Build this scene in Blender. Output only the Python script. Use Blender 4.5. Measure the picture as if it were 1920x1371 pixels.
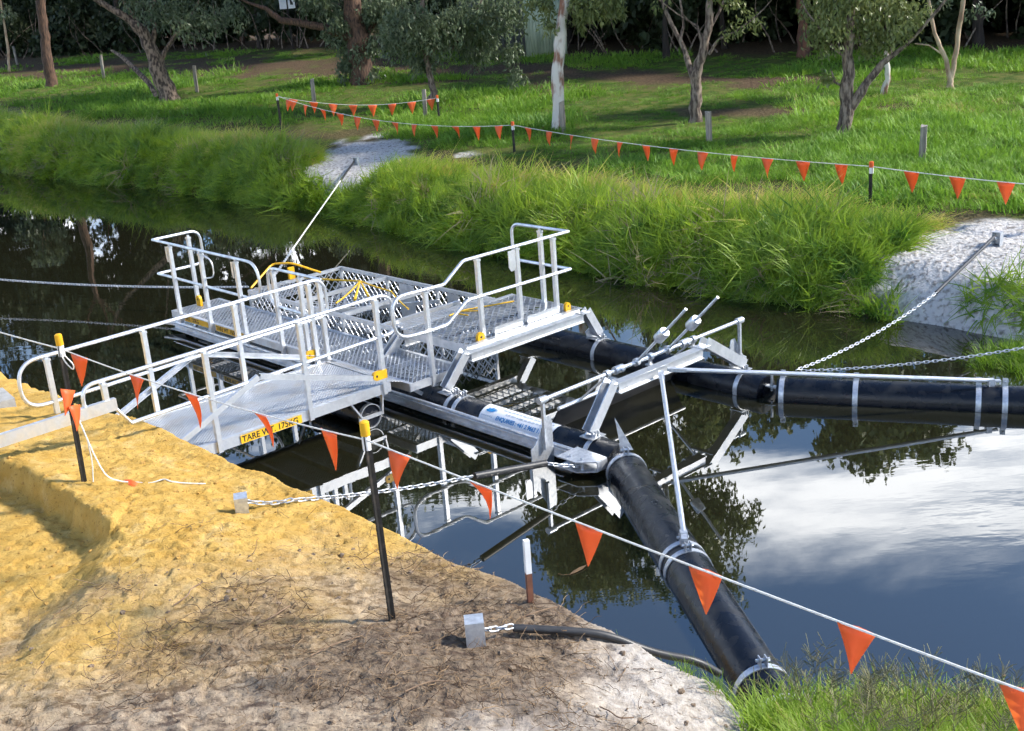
import bpy, math, random
import numpy as np
from mathutils import Vector, Matrix

R = math.radians
scene = bpy.context.scene
for o in list(bpy.data.objects):
    bpy.data.objects.remove(o)

# ------------------------------------------------------------------ camera
PITCH, ROLL, CAMZ = 0.3196, -0.0779, 4.7
fw = Vector((0, math.cos(PITCH), -math.sin(PITCH)))
up0 = Vector((0, math.sin(PITCH), math.cos(PITCH)))
rt = math.cos(ROLL) * Vector((1, 0, 0)) + math.sin(ROLL) * up0
up = -math.sin(ROLL) * Vector((1, 0, 0)) + math.cos(ROLL) * up0
cam_data = bpy.data.cameras.new('camera')
cam = bpy.data.objects.new('camera', cam_data)
scene.collection.objects.link(cam)
M = Matrix((rt, up, -fw)).transposed().to_4x4()
M.translation = Vector((0, 0, CAMZ))
cam.matrix_world = M
cam_data.sensor_width = 36
cam_data.lens = 36 * 2195.3 / 1920
cam_data.clip_start = 0.1
cam_data.clip_end = 3000
scene.camera = cam

# ------------------------------------------------------------------ world, sun, exposure
SUN_DIR = Vector((0.97, 0.04, 0.0)).normalized()
SUN_EL = R(38)
world = bpy.data.worlds.new('World')
scene.world = world
world.use_nodes = True
wt = world.node_tree
wt.nodes.clear()
def wn(t, **kw):
    n = wt.nodes.new(t)
    for k, v in kw.items():
        setattr(n, k, v)
    return n
sky = wn('ShaderNodeTexSky', sky_type='NISHITA')
sky.sun_disc = False
sky.sun_elevation = SUN_EL
sky.sun_rotation = math.atan2(SUN_DIR.x, SUN_DIR.y)
sky.air_density = 1.0
sky.dust_density = 0.1
sky.ozone_density = 5.0
tc = wn('ShaderNodeTexCoord')
sep = wn('ShaderNodeSeparateXYZ')
wt.links.new(tc.outputs['Generated'], sep.inputs[0])
den = wn('ShaderNodeMath', operation='ADD'); den.inputs[1].default_value = 0.16
wt.links.new(sep.outputs['Z'], den.inputs[0])
div = wn('ShaderNodeVectorMath', operation='DIVIDE')
comb = wn('ShaderNodeCombineXYZ')
for i in range(3):
    wt.links.new(den.outputs[0], comb.inputs[i])
wt.links.new(tc.outputs['Generated'], div.inputs[0])
wt.links.new(comb.outputs[0], div.inputs[1])
mp = wn('ShaderNodeMapping')
mp.inputs['Location'].default_value = (4.0, 2.4, 0.0)
mp.inputs['Scale'].default_value = (1.0, 1.6, 0.0)
wt.links.new(div.outputs[0], mp.inputs[0])
cn = wn('ShaderNodeTexNoise')
cn.inputs['Scale'].default_value = 1.15
cn.inputs['Detail'].default_value = 9.0
cn.inputs['Roughness'].default_value = 0.60
cn.inputs['Distortion'].default_value = 0.5
wt.links.new(mp.outputs[0], cn.inputs['Vector'])
cover = wn('ShaderNodeMapRange', interpolation_type='SMOOTHSTEP')   # cloud is thick low down and clears overhead
cover.inputs['From Min'].default_value = 0.47
cover.inputs['From Max'].default_value = 0.55
cover.inputs['To Min'].default_value = 0.065
cover.inputs['To Max'].default_value = -0.12
wt.links.new(sep.outputs['Z'], cover.inputs['Value'])
csum = wn('ShaderNodeMath', operation='ADD')
wt.links.new(cn.outputs['Fac'], csum.inputs[0])
wt.links.new(cover.outputs[0], csum.inputs[1])
cm = wn('ShaderNodeMapRange', interpolation_type='SMOOTHSTEP')
cm.inputs['From Min'].default_value = 0.52
cm.inputs['From Max'].default_value = 0.71
wt.links.new(csum.outputs[0], cm.inputs['Value'])
ccol = wn('ShaderNodeMix', data_type='RGBA')
ccol.inputs['A'].default_value = (5, 6.2, 8.0, 1)
ccol.inputs['B'].default_value = (16.5, 16.8, 17.3, 1)
wt.links.new(cm.outputs[0], ccol.inputs['Factor'])
skymix = wn('ShaderNodeMix', data_type='RGBA')
wt.links.new(cm.outputs[0], skymix.inputs['Factor'])
wt.links.new(sky.outputs[0], skymix.inputs['A'])
wt.links.new(ccol.outputs['Result'], skymix.inputs['B'])
bg = wn('ShaderNodeBackground')
bg.inputs['Strength'].default_value = 0.15
wt.links.new(skymix.outputs['Result'], bg.inputs['Color'])
wo = wn('ShaderNodeOutputWorld')
wt.links.new(bg.outputs[0], wo.inputs['Surface'])

sun_data = bpy.data.lights.new('sun', 'SUN')
sun_data.energy = 4.3
sun_data.angle = R(6)
sun_data.color = (1.0, 0.94, 0.84)
sun = bpy.data.objects.new('sun', sun_data)
scene.collection.objects.link(sun)
sun.rotation_euler = Vector((SUN_DIR.x * math.cos(SUN_EL), SUN_DIR.y * math.cos(SUN_EL), math.sin(SUN_EL))).to_track_quat('Z', 'Y').to_euler()

scene.view_settings.view_transform = 'Standard'
scene.view_settings.look = 'None'
scene.view_settings.exposure = 0.76
scene.view_settings.gamma = 1.0
scene.view_settings.use_curve_mapping = False
scene.cycles.use_adaptive_sampling = True
scene.cycles.adaptive_threshold = 0.06
scene.cycles.adaptive_min_samples = 24
scene.cycles.max_bounces = 5
scene.cycles.diffuse_bounces = 2
scene.cycles.glossy_bounces = 2
scene.cycles.transmission_bounces = 3
scene.cycles.transparent_max_bounces = 4
scene.cycles.caustics_reflective = False
scene.cycles.caustics_refractive = False
scene.cycles.use_denoising = True
scene.cycles.use_light_tree = False

# ------------------------------------------------------------------ helpers
rng = np.random.default_rng(7)
random.seed(7)
COL = scene.collection

def vnoise(x, y, seed=0):
    xi = np.floor(x).astype(np.int64); yi = np.floor(y).astype(np.int64)
    xf = x - xi; yf = y - yi
    u = xf * xf * (3 - 2 * xf); v = yf * yf * (3 - 2 * yf)
    def h(a, b):
        n = (a * 374761393 + b * 668265263 + seed * 974711) & 0xffffffff
        n = ((n ^ (n >> 13)) * 1274126177) & 0xffffffff
        n = n ^ (n >> 16)
        return (n & 0xffff) / 65535.0
    return (h(xi, yi) * (1 - u) + h(xi + 1, yi) * u) * (1 - v) + (h(xi, yi + 1) * (1 - u) + h(xi + 1, yi + 1) * u) * v

def fbm(x, y, o=4, seed=0):
    s = 0; a = .5; t = 0
    for i in range(o):
        s = s + a * vnoise(x * 2 ** i, y * 2 ** i, seed + i); t += a; a *= .5
    return s / t

def sstep(a, b, x):
    t = np.clip((x - a) / (b - a), 0, 1)
    return t * t * (3 - 2 * t)

def mesh_obj(name, verts, faces, mat, parent=None, smooth=False):
    me = bpy.data.meshes.new(name)
    me.from_pydata([tuple(v) for v in verts], [], faces)
    me.update()
    if mat:
        me.materials.append(mat)
    if smooth:
        me.polygons.foreach_set('use_smooth', [True] * len(me.polygons))
    o = bpy.data.objects.new(name, me)
    COL.objects.link(o)
    if parent:
        o.parent = parent
    return o

def np_mesh(name, verts, quads, mat, parent=None, smooth=False):
    """fast mesh from numpy arrays; quads (N,4) or (N,3)"""
    me = bpy.data.meshes.new(name)
    n = quads.shape[1]
    me.vertices.add(len(verts)); me.vertices.foreach_set('co', np.asarray(verts, np.float32).ravel())
    me.loops.add(quads.size); me.loops.foreach_set('vertex_index', quads.astype(np.int32).ravel())
    me.polygons.add(len(quads))
    me.polygons.foreach_set('loop_start', np.arange(0, quads.size, n, dtype=np.int32))
    if smooth:
        me.polygons.foreach_set('use_smooth', np.ones(len(quads), bool))
    me.update(calc_edges=True); me.validate()
    if mat:
        me.materials.append(mat)
    o = bpy.data.objects.new(name, me)
    COL.objects.link(o)
    if parent:
        o.parent = parent
    return o

def tag(o, label=None, cat=None, group=None, kind=None):
    if label: o['label'] = label
    if cat: o['category'] = cat
    if group: o['group'] = group
    if kind: o['kind'] = kind
    return o

def thing(name, label, cat, loc=(0, 0, 0), rz=0.0, group=None):
    o = bpy.data.objects.new(name, None)
    COL.objects.link(o)
    o.location = loc; o.rotation_euler = (0, 0, rz)
    o.empty_display_size = .1
    return tag(o, label, cat, group)

def copy_tree(o, parent=None):
    c = o.copy(); COL.objects.link(c); c.parent = parent
    for ch in list(o.children):
        copy_tree(ch, c)
    return c

class MB:
    """collects shapes for one mesh"""
    def __init__(s):
        s.v = []; s.f = []
    def add(s, vs, fs):
        b = len(s.v)
        s.v += [Vector(v) for v in vs]
        s.f += [tuple(i + b for i in f) for f in fs]
        return s
    def box(s, lo, hi):
        (a, b, c), (d, e, g) = lo, hi
        return s.add([(a, b, c), (d, b, c), (d, e, c), (a, e, c), (a, b, g), (d, b, g), (d, e, g), (a, e, g)],
                     [(3, 2, 1, 0), (4, 5, 6, 7), (0, 1, 5, 4), (1, 2, 6, 5), (2, 3, 7, 6), (3, 0, 4, 7)])
    def beam(s, p0, p1, w, h, upv=(0, 0, 1)):
        p0 = Vector(p0); p1 = Vector(p1); d = (p1 - p0).normalized()
        u = Vector(upv); sd = d.cross(u)
        if sd.length < 1e-4:
            sd = d.cross(Vector((1, 0, 0)))
        sd.normalize(); u = sd.cross(d).normalized()
        vs = []
        for p in (p0, p1):
            for a, b in ((-1, -1), (1, -1), (1, 1), (-1, 1)):
                vs.append(p + sd * a * w / 2 + u * b * h / 2)
        return s.add(vs, [(0, 1, 2, 3)[::-1], (4, 5, 6, 7), (0, 1, 5, 4), (1, 2, 6, 5), (2, 3, 7, 6), (3, 0, 4, 7)])
    def channel(s, p0, p1, w, h, t=.008, upv=(0, 0, 1), flip=1):
        """C section: web on one side, two flanges"""
        p0 = Vector(p0); p1 = Vector(p1); d = (p1 - p0).normalized()
        u = Vector(upv); sd = d.cross(u).normalized(); u = sd.cross(d).normalized()
        sd = sd * flip
        prof = [(0, -h / 2), (0, h / 2), (-w, h / 2), (-w, h / 2 - t), (-t, h / 2 - t), (-t, -h / 2 + t), (-w, -h / 2 + t), (-w, -h / 2)]
        n = len(prof); vs = []
        for p in (p0, p1):
            vs += [p + sd * a + u * b for a, b in prof]
        fs = [(i, (i + 1) % n, n + (i + 1) % n, n + i) for i in range(n)]
        fs += [(0, 5, 6, 7), (0, 1, 4, 5), (1, 2, 3, 4), (n + 7, n + 6, n + 5, n), (n + 5, n + 4, n + 1, n), (n + 4, n + 3, n + 2, n + 1)]
        return s.add(vs, fs)
    def tube(s, pts, r, n=8, cap=True):
        pts = [Vector(p) for p in pts]
        rr = r if hasattr(r, '__len__') else [r] * len(pts)
        prev = None; b = len(s.v); vs = []
        for i, p in enumerate(pts):
            d = (pts[min(i + 1, len(pts) - 1)] - pts[max(i - 1, 0)]).normalized()
            if prev is None:
                a = d.cross(Vector((0, 0, 1)))
                if a.length < 1e-3: a = d.cross(Vector((1, 0, 0)))
            else:
                a = prev - d * prev.dot(d)
            a.normalize(); prev = a; c = d.cross(a)
            for k in range(n):
                t = 2 * math.pi * k / n
                vs.append(p + (a * math.cos(t) + c * math.sin(t)) * rr[i])
        fs = []
        for i in range(len(pts) - 1):
            for k in range(n):
                fs.append((i * n + k, i * n + (k + 1) % n, (i + 1) * n + (k + 1) % n, (i + 1) * n + k))
        if cap:
            fs.append(tuple(range(n))[::-1]); fs.append(tuple((len(pts) - 1) * n + k for k in range(n)))
        return s.add(vs, fs)
    def prism(s, poly, off):
        """flat polygon of 3D points extruded by off"""
        poly = [Vector(p) for p in poly]; off = Vector(off); n = len(poly)
        vs = poly + [p + off for p in poly]
        return s.add(vs, [tuple(range(n))[::-1], tuple(range(n, 2 * n))] + [(i, (i + 1) % n, n + (i + 1) % n, n + i) for i in range(n)])
    def band(s, c, axis, r, w, t=.008, n=28, a0=0, a1=2 * math.pi):
        """strap round a pipe; c centre, axis direction"""
        c = Vector(c); ax = Vector(axis).normalized()
        e1 = Vector((0, 0, 1)) - ax * ax.z; e1.normalize(); e2 = ax.cross(e1)
        full = abs(a1 - a0 - 2 * math.pi) < 1e-6
        m = n if full else n + 1; vs = []
        for i in range(m):
            a = a0 + (a1 - a0) * i / n
            dr = e1 * math.cos(a) + e2 * math.sin(a)
            for rad, x in ((r, -w / 2), (r + t, -w / 2), (r + t, w / 2), (r, w / 2)):
                vs.append(c + dr * rad + ax * x)
        fs = []
        for i in range(n):
            j = (i + 1) % m
            for k in range(4):
                fs.append((i * 4 + k, i * 4 + (k + 1) % 4, j * 4 + (k + 1) % 4, j * 4 + k))
        return s.add(vs, fs)
    def build(s, name, mat, parent=None, smooth=False):
        o = mesh_obj(name, s.v, s.f, mat, parent)
        if smooth:
            smooth_by_angle(o)
        return o

def build_split(mb, name, mat, parent=None, smooth=False):
    """one object for each connected piece"""
    par = list(range(len(mb.v)))
    def find(a):
        while par[a] != a:
            par[a] = par[par[a]]; a = par[a]
        return a
    for f in mb.f:
        for k in f[1:]: par[find(k)] = find(f[0])
    groups = {}
    for f in mb.f: groups.setdefault(find(f[0]), []).append(f)
    out = []
    for fs in groups.values():
        m = MB(); ids = sorted({i for f in fs for i in f}); mp_ = {a: b for b, a in enumerate(ids)}
        m.add([mb.v[i] for i in ids], [tuple(mp_[i] for i in f) for f in fs]); out.append(m.build(name, mat, parent, smooth))
    return out

def smooth_by_angle(o, ang=0.7):
    me = o.data
    me.polygons.foreach_set('use_smooth', [True] * len(me.polygons))
    try:
        me.set_sharp_from_angle(angle=ang)
    except Exception:
        pass

def fillet(pts, r, n=6, closed=False):
    pts = [Vector(p) for p in pts]; out = []
    N = len(pts)
    for i, p in enumerate(pts):
        if not closed and i in (0, N - 1):
            out.append(p); continue
        a = pts[(i - 1) % N]; b = pts[(i + 1) % N]
        rr = r[i] if hasattr(r, '__len__') else r
        if rr <= 0:
            out.append(p); continue
        da = (a - p); db = (b - p)
        l = min(rr, da.length * .49, db.length * .49)
        q0 = p + da.normalized() * l; q2 = p + db.normalized() * l
        for k in range(n + 1):
            t = k / n
            out.append(q0 * (1 - t) ** 2 + p * 2 * t * (1 - t) + q2 * t * t)
    return out

# ------------------------------------------------------------------ materials
def pmat(name, c1, c2=None, scale=8.0, rough=.5, metal=0.0, bump=0.0, bscale=40.0, spec=.5, stretch=(1, 1, 1), rough2=None, detail=5.0, contrast=(.35, .65), coords='Object'):
    m = bpy.data.materials.new(name); m.use_nodes = True
    nt = m.node_tree; b = nt.nodes['Principled BSDF']
    b.inputs['Base Color'].default_value = (*c1, 1)
    b.inputs['Roughness'].default_value = rough
    b.inputs['Metallic'].default_value = metal
    b.inputs['Specular IOR Level'].default_value = spec
    t = nt.nodes.new('ShaderNodeTexCoord'); mpn = nt.nodes.new('ShaderNodeMapping')
    mpn.inputs['Scale'].default_value = stretch
    nt.links.new(t.outputs[coords], mpn.inputs[0])
    if c2 is not None:
        n = nt.nodes.new('ShaderNodeTexNoise'); n.inputs['Scale'].default_value = scale; n.inputs['Detail'].default_value = detail
        nt.links.new(mpn.outputs[0], n.inputs['Vector'])
        mr = nt.nodes.new('ShaderNodeMapRange'); mr.inputs['From Min'].default_value = contrast[0]; mr.inputs['From Max'].default_value = contrast[1]
        nt.links.new(n.outputs['Fac'], mr.inputs['Value'])
        mx = nt.nodes.new('ShaderNodeMix'); mx.data_type = 'RGBA'
        mx.inputs['A'].default_value = (*c1, 1); mx.inputs['B'].default_value = (*c2, 1)
        nt.links.new(mr.outputs[0], mx.inputs['Factor'])
        nt.links.new(mx.outputs['Result'], b.inputs['Base Color'])
        if rough2 is not None:
            r2 = nt.nodes.new('ShaderNodeMapRange'); r2.inputs['To Min'].default_value = rough; r2.inputs['To Max'].default_value = rough2
            nt.links.new(mr.outputs[0], r2.inputs['Value']); nt.links.new(r2.outputs[0], b.inputs['Roughness'])
    if bump > 0:
        n2 = nt.nodes.new('ShaderNodeTexNoise'); n2.inputs['Scale'].default_value = bscale; n2.inputs['Detail'].default_value = 4
        nt.links.new(mpn.outputs[0], n2.inputs['Vector'])
        bp = nt.nodes.new('ShaderNodeBump'); bp.inputs['Strength'].default_value = bump; bp.inputs['Distance'].default_value = .02
        nt.links.new(n2.outputs['Fac'], bp.inputs['Height']); nt.links.new(bp.outputs[0], b.inputs['Normal'])
    return m

def leaf_mat(name, base, tip, trans=.35, rough=.5, dry=None, nscale=2.5, namp=.0):
    """foliage: colour varies from leaf to leaf and from clump to clump; some light shines through"""
    m = bpy.data.materials.new(name); m.use_nodes = True
    nt = m.node_tree; b = nt.nodes['Principled BSDF']; out = nt.nodes['Material Output']
    b.inputs['Roughness'].default_value = rough; b.inputs['Specular IOR Level'].default_value = .35
    at = nt.nodes.new('ShaderNodeAttribute'); at.attribute_type = 'INSTANCER'; at.attribute_name = 'tint'
    geo = nt.nodes.new('ShaderNodeAttribute'); geo.attribute_type = 'GEOMETRY'; geo.attribute_name = 'shade'
    ad = nt.nodes.new('ShaderNodeMath'); ad.operation = 'ADD'
    nt.links.new(at.outputs['Fac'], ad.inputs[0]); nt.links.new(geo.outputs['Fac'], ad.inputs[1])
    gp = nt.nodes.new('ShaderNodeNewGeometry'); pn_ = nt.nodes.new('ShaderNodeTexNoise'); pn_.inputs['Scale'].default_value = nscale; pn_.inputs['Detail'].default_value = 4
    nt.links.new(gp.outputs['Position'], pn_.inputs['Vector'])
    pm = nt.nodes.new('ShaderNodeMapRange'); pm.inputs['From Min'].default_value = .3; pm.inputs['From Max'].default_value = .7; pm.inputs['To Min'].default_value = -namp; pm.inputs['To Max'].default_value = namp
    nt.links.new(pn_.outputs['Fac'], pm.inputs['Value'])
    ad2 = nt.nodes.new('ShaderNodeMath'); ad2.operation = 'ADD'; nt.links.new(ad.outputs[0], ad2.inputs[0]); nt.links.new(pm.outputs[0], ad2.inputs[1]); ad = ad2
    mx = nt.nodes.new('ShaderNodeValToRGB')
    el = mx.color_ramp.elements
    el[0].position = 0.0; el[0].color = (*base, 1)
    el[1].position = .8 if dry else 1.0; el[1].color = (*tip, 1)
    if dry:
        e = el.new(1.0); e.color = (*dry, 1)
    nt.links.new(ad.outputs[0], mx.inputs[0])
    nt.links.new(mx.outputs[0], b.inputs['Base Color'])
    tr = nt.nodes.new('ShaderNodeBsdfTranslucent'); nt.links.new(mx.outputs[0], tr.inputs['Color'])
    ms = nt.nodes.new('ShaderNodeMixShader'); ms.inputs[0].default_value = trans
    nt.links.new(b.outputs[0], ms.inputs[1]); nt.links.new(tr.outputs[0], ms.inputs[2])
    nt.links.new(ms.outputs[0], out.inputs['Surface'])
    return m

ALU = pmat('aluminium', (.80, .81, .83), (.62, .64, .67), 11, rough=.30, metal=.78, rough2=.5, bump=.05, bscale=40, detail=9)
GALV = pmat('galvanised_steel', (.68, .71, .75), (.48, .51, .56), 26, rough=.34, metal=.68, rough2=.5, bump=.04, bscale=50)
GRATE = pmat('grating_metal', (.60, .63, .68), (.48, .51, .56), 20, rough=.36, metal=.72)
PIPE = pmat('black_polyethylene', (.005, .0065, .011), (.034, .034, .033), 5, rough=.26, bump=.14, bscale=60, spec=.42, rough2=.6, detail=12, contrast=(.50, .78))
RUBBER = pmat('black_hose', (.02, .02, .022), (.035, .035, .037), 14, rough=.45)
YELLOW = pmat('yellow_plastic', (.82, .46, .01), (.70, .36, .01), 14, rough=.45)
ROPE_Y = pmat('yellow_rope', (.78, .48, .03), (.6, .34, .02), 60, rough=.7)
ORANGE = pmat('orange_vinyl', (.94, .21, .055), (.86, .15, .04), 5, rough=.45, spec=.4)
def _through():
    nt = ORANGE.node_tree; b = nt.nodes['Principled BSDF']; out = nt.nodes['Material Output']
    tr = nt.nodes.new('ShaderNodeBsdfTranslucent'); tr.inputs['Color'].default_value = (.95, .26, .05, 1)
    ms = nt.nodes.new('ShaderNodeMixShader'); ms.inputs[0].default_value = .35
    nt.links.new(b.outputs[0], ms.inputs[1]); nt.links.new(tr.outputs[0], ms.inputs[2]); nt.links.new(ms.outputs[0], out.inputs['Surface'])
_through()
CORD = pmat('white_cord', (.78, .77, .72), (.62, .6, .55), 40, rough=.7)
PICKET = pmat('black_bitumen_steel', (.012, .011, .010), (.06, .045, .035), 16, rough=.55, bump=.2, contrast=(.5, .75))
WHITE = pmat('white_paint', (.8, .8, .8), (.7, .7, .71), 10, rough=.45)
STICK_W = pmat('white_vinyl', (.84, .85, .86), rough=.35)
STICK_Y = pmat('yellow_vinyl', (.82, .47, .02), rough=.4)
INK = pmat('black_ink', (.012, .012, .012), rough=.5)
INK_B = pmat('blue_ink', (.015, .22, .52), rough=.5)
INK_G = pmat('grey_ink', (.45, .52, .60), rough=.5)
TIMBER = pmat('weathered_timber', (.36, .32, .27), (.17, .145, .12), 6, rough=.85, bump=.5, bscale=20, stretch=(3, 3, .35))
BRICKRED = pmat('rust_paint', (.26, .09, .035), (.17, .07, .04), 12, rough=.7)
CONC = pmat('grey_concrete', (.42, .42, .41), (.30, .30, .29), 9, rough=.85, bump=.3)

# checker plate: raised bars as fine relief
CHECK = bpy.data.materials.new('checker_plate'); CHECK.use_nodes = True
def _check():
    nt = CHECK.node_tree; b = nt.nodes['Principled BSDF']
    b.inputs['Base Color'].default_value = (.62, .635, .655, 1); b.inputs['Metallic'].default_value = .65; b.inputs['Roughness'].default_value = .34
    t = nt.nodes.new('ShaderNodeTexCoord')
    w = []
    for ang in (R(45), R(-45)):
        mpn = nt.nodes.new('ShaderNodeMapping'); mpn.inputs['Rotation'].default_value = (0, 0, ang)
        nt.links.new(t.outputs['Object'], mpn.inputs[0])
        wv = nt.nodes.new('ShaderNodeTexWave'); wv.inputs['Scale'].default_value = 11; wv.inputs['Distortion'].default_value = .2
        nt.links.new(mpn.outputs[0], wv.inputs['Vector']); w.append(wv)
    mul = nt.nodes.new('ShaderNodeMath'); mul.operation = 'MULTIPLY'
    nt.links.new(w[0].outputs['Fac'], mul.inputs[0]); nt.links.new(w[1].outputs['Fac'], mul.inputs[1])
    bp = nt.nodes.new('ShaderNodeBump'); bp.inputs['Strength'].default_value = .9; bp.inputs['Distance'].default_value = .010
    nt.links.new(mul.outputs[0], bp.inputs['Height']); nt.links.new(bp.outputs[0], b.inputs['Normal'])
    ns = nt.nodes.new('ShaderNodeTexNoise'); ns.inputs['Scale'].default_value = 3.5; ns.inputs['Detail'].default_value = 6
    nt.links.new(t.outputs['Object'], ns.inputs['Vector'])
    cr = nt.nodes.new('ShaderNodeMapRange'); cr.inputs['From Min'].default_value = .5; cr.inputs['From Max'].default_value = .72
    nt.links.new(ns.outputs['Fac'], cr.inputs['Value'])
    mx = nt.nodes.new('ShaderNodeMix'); mx.data_type = 'RGBA'   # a little dried sand walked onto the plate
    mx.inputs['A'].default_value = (.63, .645, .665, 1); mx.inputs['B'].default_value = (.58, .53, .47, 1)
    nt.links.new(cr.outputs[0], mx.inputs['Factor']); nt.links.new(mx.outputs['Result'], b.inputs['Base Color'])
_check()

# ------------------------------------------------------------------ water
def water_mat():
    m = bpy.data.materials.new('river_water'); m.use_nodes = True
    nt = m.node_tree; b = nt.nodes['Principled BSDF']
    b.inputs['Base Color'].default_value = (.012, .012, .006, 1)
    b.inputs['Roughness'].default_value = .015
    b.inputs['IOR'].default_value = 2.3
    t = nt.nodes.new('ShaderNodeTexCoord'); mpn = nt.nodes.new('ShaderNodeMapping')
    mpn.inputs['Rotation'].default_value = (0, 0, R(-25)); mpn.inputs['Scale'].default_value = (.8, 2.2, 1)
    nt.links.new(t.outputs['Object'], mpn.inputs[0])
    n1 = nt.nodes.new('ShaderNodeTexNoise'); n1.inputs['Scale'].default_value = 2.2; n1.inputs['Detail'].default_value = 3
    n2 = nt.nodes.new('ShaderNodeTexNoise'); n2.inputs['Scale'].default_value = .35; n2.inputs['Detail'].default_value = 2
    nt.links.new(mpn.outputs[0], n1.inputs['Vector']); nt.links.new(t.outputs['Object'], n2.inputs['Vector'])
    mr = nt.nodes.new('ShaderNodeMapRange'); mr.inputs['From Min'].default_value = .50; mr.inputs['From Max'].default_value = .72
    mr.inputs['To Min'].default_value = .10; mr.inputs['To Max'].default_value = 1.0
    nt.links.new(n2.outputs['Fac'], mr.inputs['Value'])
    mu = nt.nodes.new('ShaderNodeMath'); mu.operation = 'MULTIPLY'
    nt.links.new(n1.outputs['Fac'], mu.inputs[0]); nt.links.new(mr.outputs[0], mu.inputs[1])
    bp = nt.nodes.new('ShaderNodeBump'); bp.inputs['Strength'].default_value = .035; bp.inputs['Distance'].default_value = .04
    nt.links.new(mu.outputs[0], bp.inputs['Height']); nt.links.new(bp.outputs[0], b.inputs['Normal'])
    return m
tag(mesh_obj('water', [(-400, -60, 0), (400, -60, 0), (400, 400, 0), (-400, 400, 0)], [(0, 1, 2, 3)], water_mat()), kind='structure')

# ------------------------------------------------------------------ far bank and field
WL = np.array([(-60, 80), (-30, 53), (-16.1, 38.55), (-13.95, 36.2), (-9.13, 31.85), (-6.84, 29.22), (-4.07, 26.44), (-2.66, 24.25), (-.42, 21.02), (.95, 19.5), (2.14, 18.11), (3.51, 16.54), (4.75, 15.45), (5.25, 14.76), (5.81, 14.2), (6.3, 13.5), (7.5, 12.4), (10, 10), (16, 5), (40, -5)], float)
_xs = np.linspace(-60, 40, 2001)
_yw = np.interp(_xs, WL[:, 0], WL[:, 1])
_yw = np.convolve(np.pad(_yw, 7, mode='edge'), np.ones(15) / 15, 'valid')
_nf = 1 / np.sqrt(1 + np.gradient(_yw, _xs) ** 2)
def fdist(x, y):
    return (y - np.interp(x, _xs, _yw)) * np.interp(x, _xs, _nf)
def zfar(x, y):  # crest tufts yellower: sunlit top of the bank put into the tint
    d = fdist(x, y)  # more crest yellow to the right: sun highlights and dry blades as colour
    d = d + .45 * (fbm(x * 1.1, y * 1.1, 3, 3) - .5) * sstep(-.2, .5, d)
    t = np.clip(d / .8, -.8, 1)
    h = np.where(t < 0, t * 1.2, .64 * (1 - (1 - t) ** 2.2))
    return h + .10 * np.clip((d - .7) / .9, 0, 1) + .12 * np.clip((d - 2.4) / 2.4, 0, 1) + np.clip(.03 * (y - 26), 0, 1.3) + .10 * (fbm(x * .5, y * .5, 3, 11) - .5) * sstep(1, 3, d)
def bare_mask(x, y):
    """pale sand where the anchors were dug in; 1 = bare"""
    n = (fbm(x * 2.2, y * 2.2, 4, 21) - .5)
    p1 = 1 - np.sqrt(((x + 3.3) / 1.4) ** 2 + ((y - 28.0) / 3.6) ** 2) + n * .7 - .9 * sstep(.35, .05, fdist(x, y))
    p2 = 1 - np.sqrt(((x - 7.1) / 2.55) ** 2 + ((y - 14.4) / 2.6) ** 2) + n * .35
    p3 = 1 - np.sqrt(((x + .4) / .55) ** 2 + ((y - 27.5) / .35) ** 2) + n * .8
    return sstep(0, .18, np.maximum(np.maximum(p1, p2), p3))
def cut_mask(x, y):
    """raw brown earth where the far bank has slumped, at the left"""  # sunlit streak in the grass, put into the tint; tufts taller too
    n = fbm(x * 2.2, y * 2.2, 4, 22) - .5
    return sstep(0, .2, 1 - np.sqrt(((x + 17.6) / 2.0) ** 2 + ((fdist(x, y) - .35) / .55) ** 2) + n * .5)
DIRT = np.array([(-34, 80), (-24, 64), (-11.7, 56), (-4.9, 51.0), (1.6, 43.65), (3.5, 41.05), (6.25, 37.85), (9, 35)])
DIRT2 = np.array([(4.8, 31.6), (5.9, 30.7), (7.0, 29.7), (8.5, 29.3), (10.8, 28.8)])
def seg_dist(x, y, P):
    best = np.full(np.shape(x), 1e9)
    for a, b in zip(P[:-1], P[1:]):
        ab = b - a
        t = np.clip(((x - a[0]) * ab[0] + (y - a[1]) * ab[1]) / (ab @ ab), 0, 1)
        best = np.minimum(best, np.hypot(x - a[0] - t * ab[0], y - a[1] - t * ab[1]))
    return best
def forest_line(x):
    return np.interp(x, [-60, -46, -20, -8, 0, 4, 10, 18, 34], [96, 86, 70, 62, 53, 48, 44, 39.5, 33])
def dirt_mask(x, y):
    n = fbm(x * .8, y * .8, 4, 31)
    w_ = np.interp(x, [-34, -5, 3, 9], [4.2, 2.8, 1.3, .9])  # wider on the left: brown there stands for dirt and shade together
    a = sstep(1.5, .4, seg_dist(x, y, DIRT) / w_ + (n - .5) * 3.4)
    b = sstep(.7, .2, seg_dist(x, y, DIRT2) + (n - .5) * 2.2) * .9
    d = fdist(x, y)
    c = sstep(.50, .68, n + .22 * sstep(4.2, 3.0, d) * sstep(1.8, 2.3, d)) * .75 * sstep(1.7, 2.2, d) * sstep(5.5, 3.5, d)   # trodden strip under the bunting
    f = sstep(-2.5, .5, y - forest_line(x) + (n - .5) * 5)
    return np.clip(np.maximum(np.maximum(np.maximum(a, b), np.maximum(c, f)), cut_mask(x, y)), 0, 1)

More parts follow.
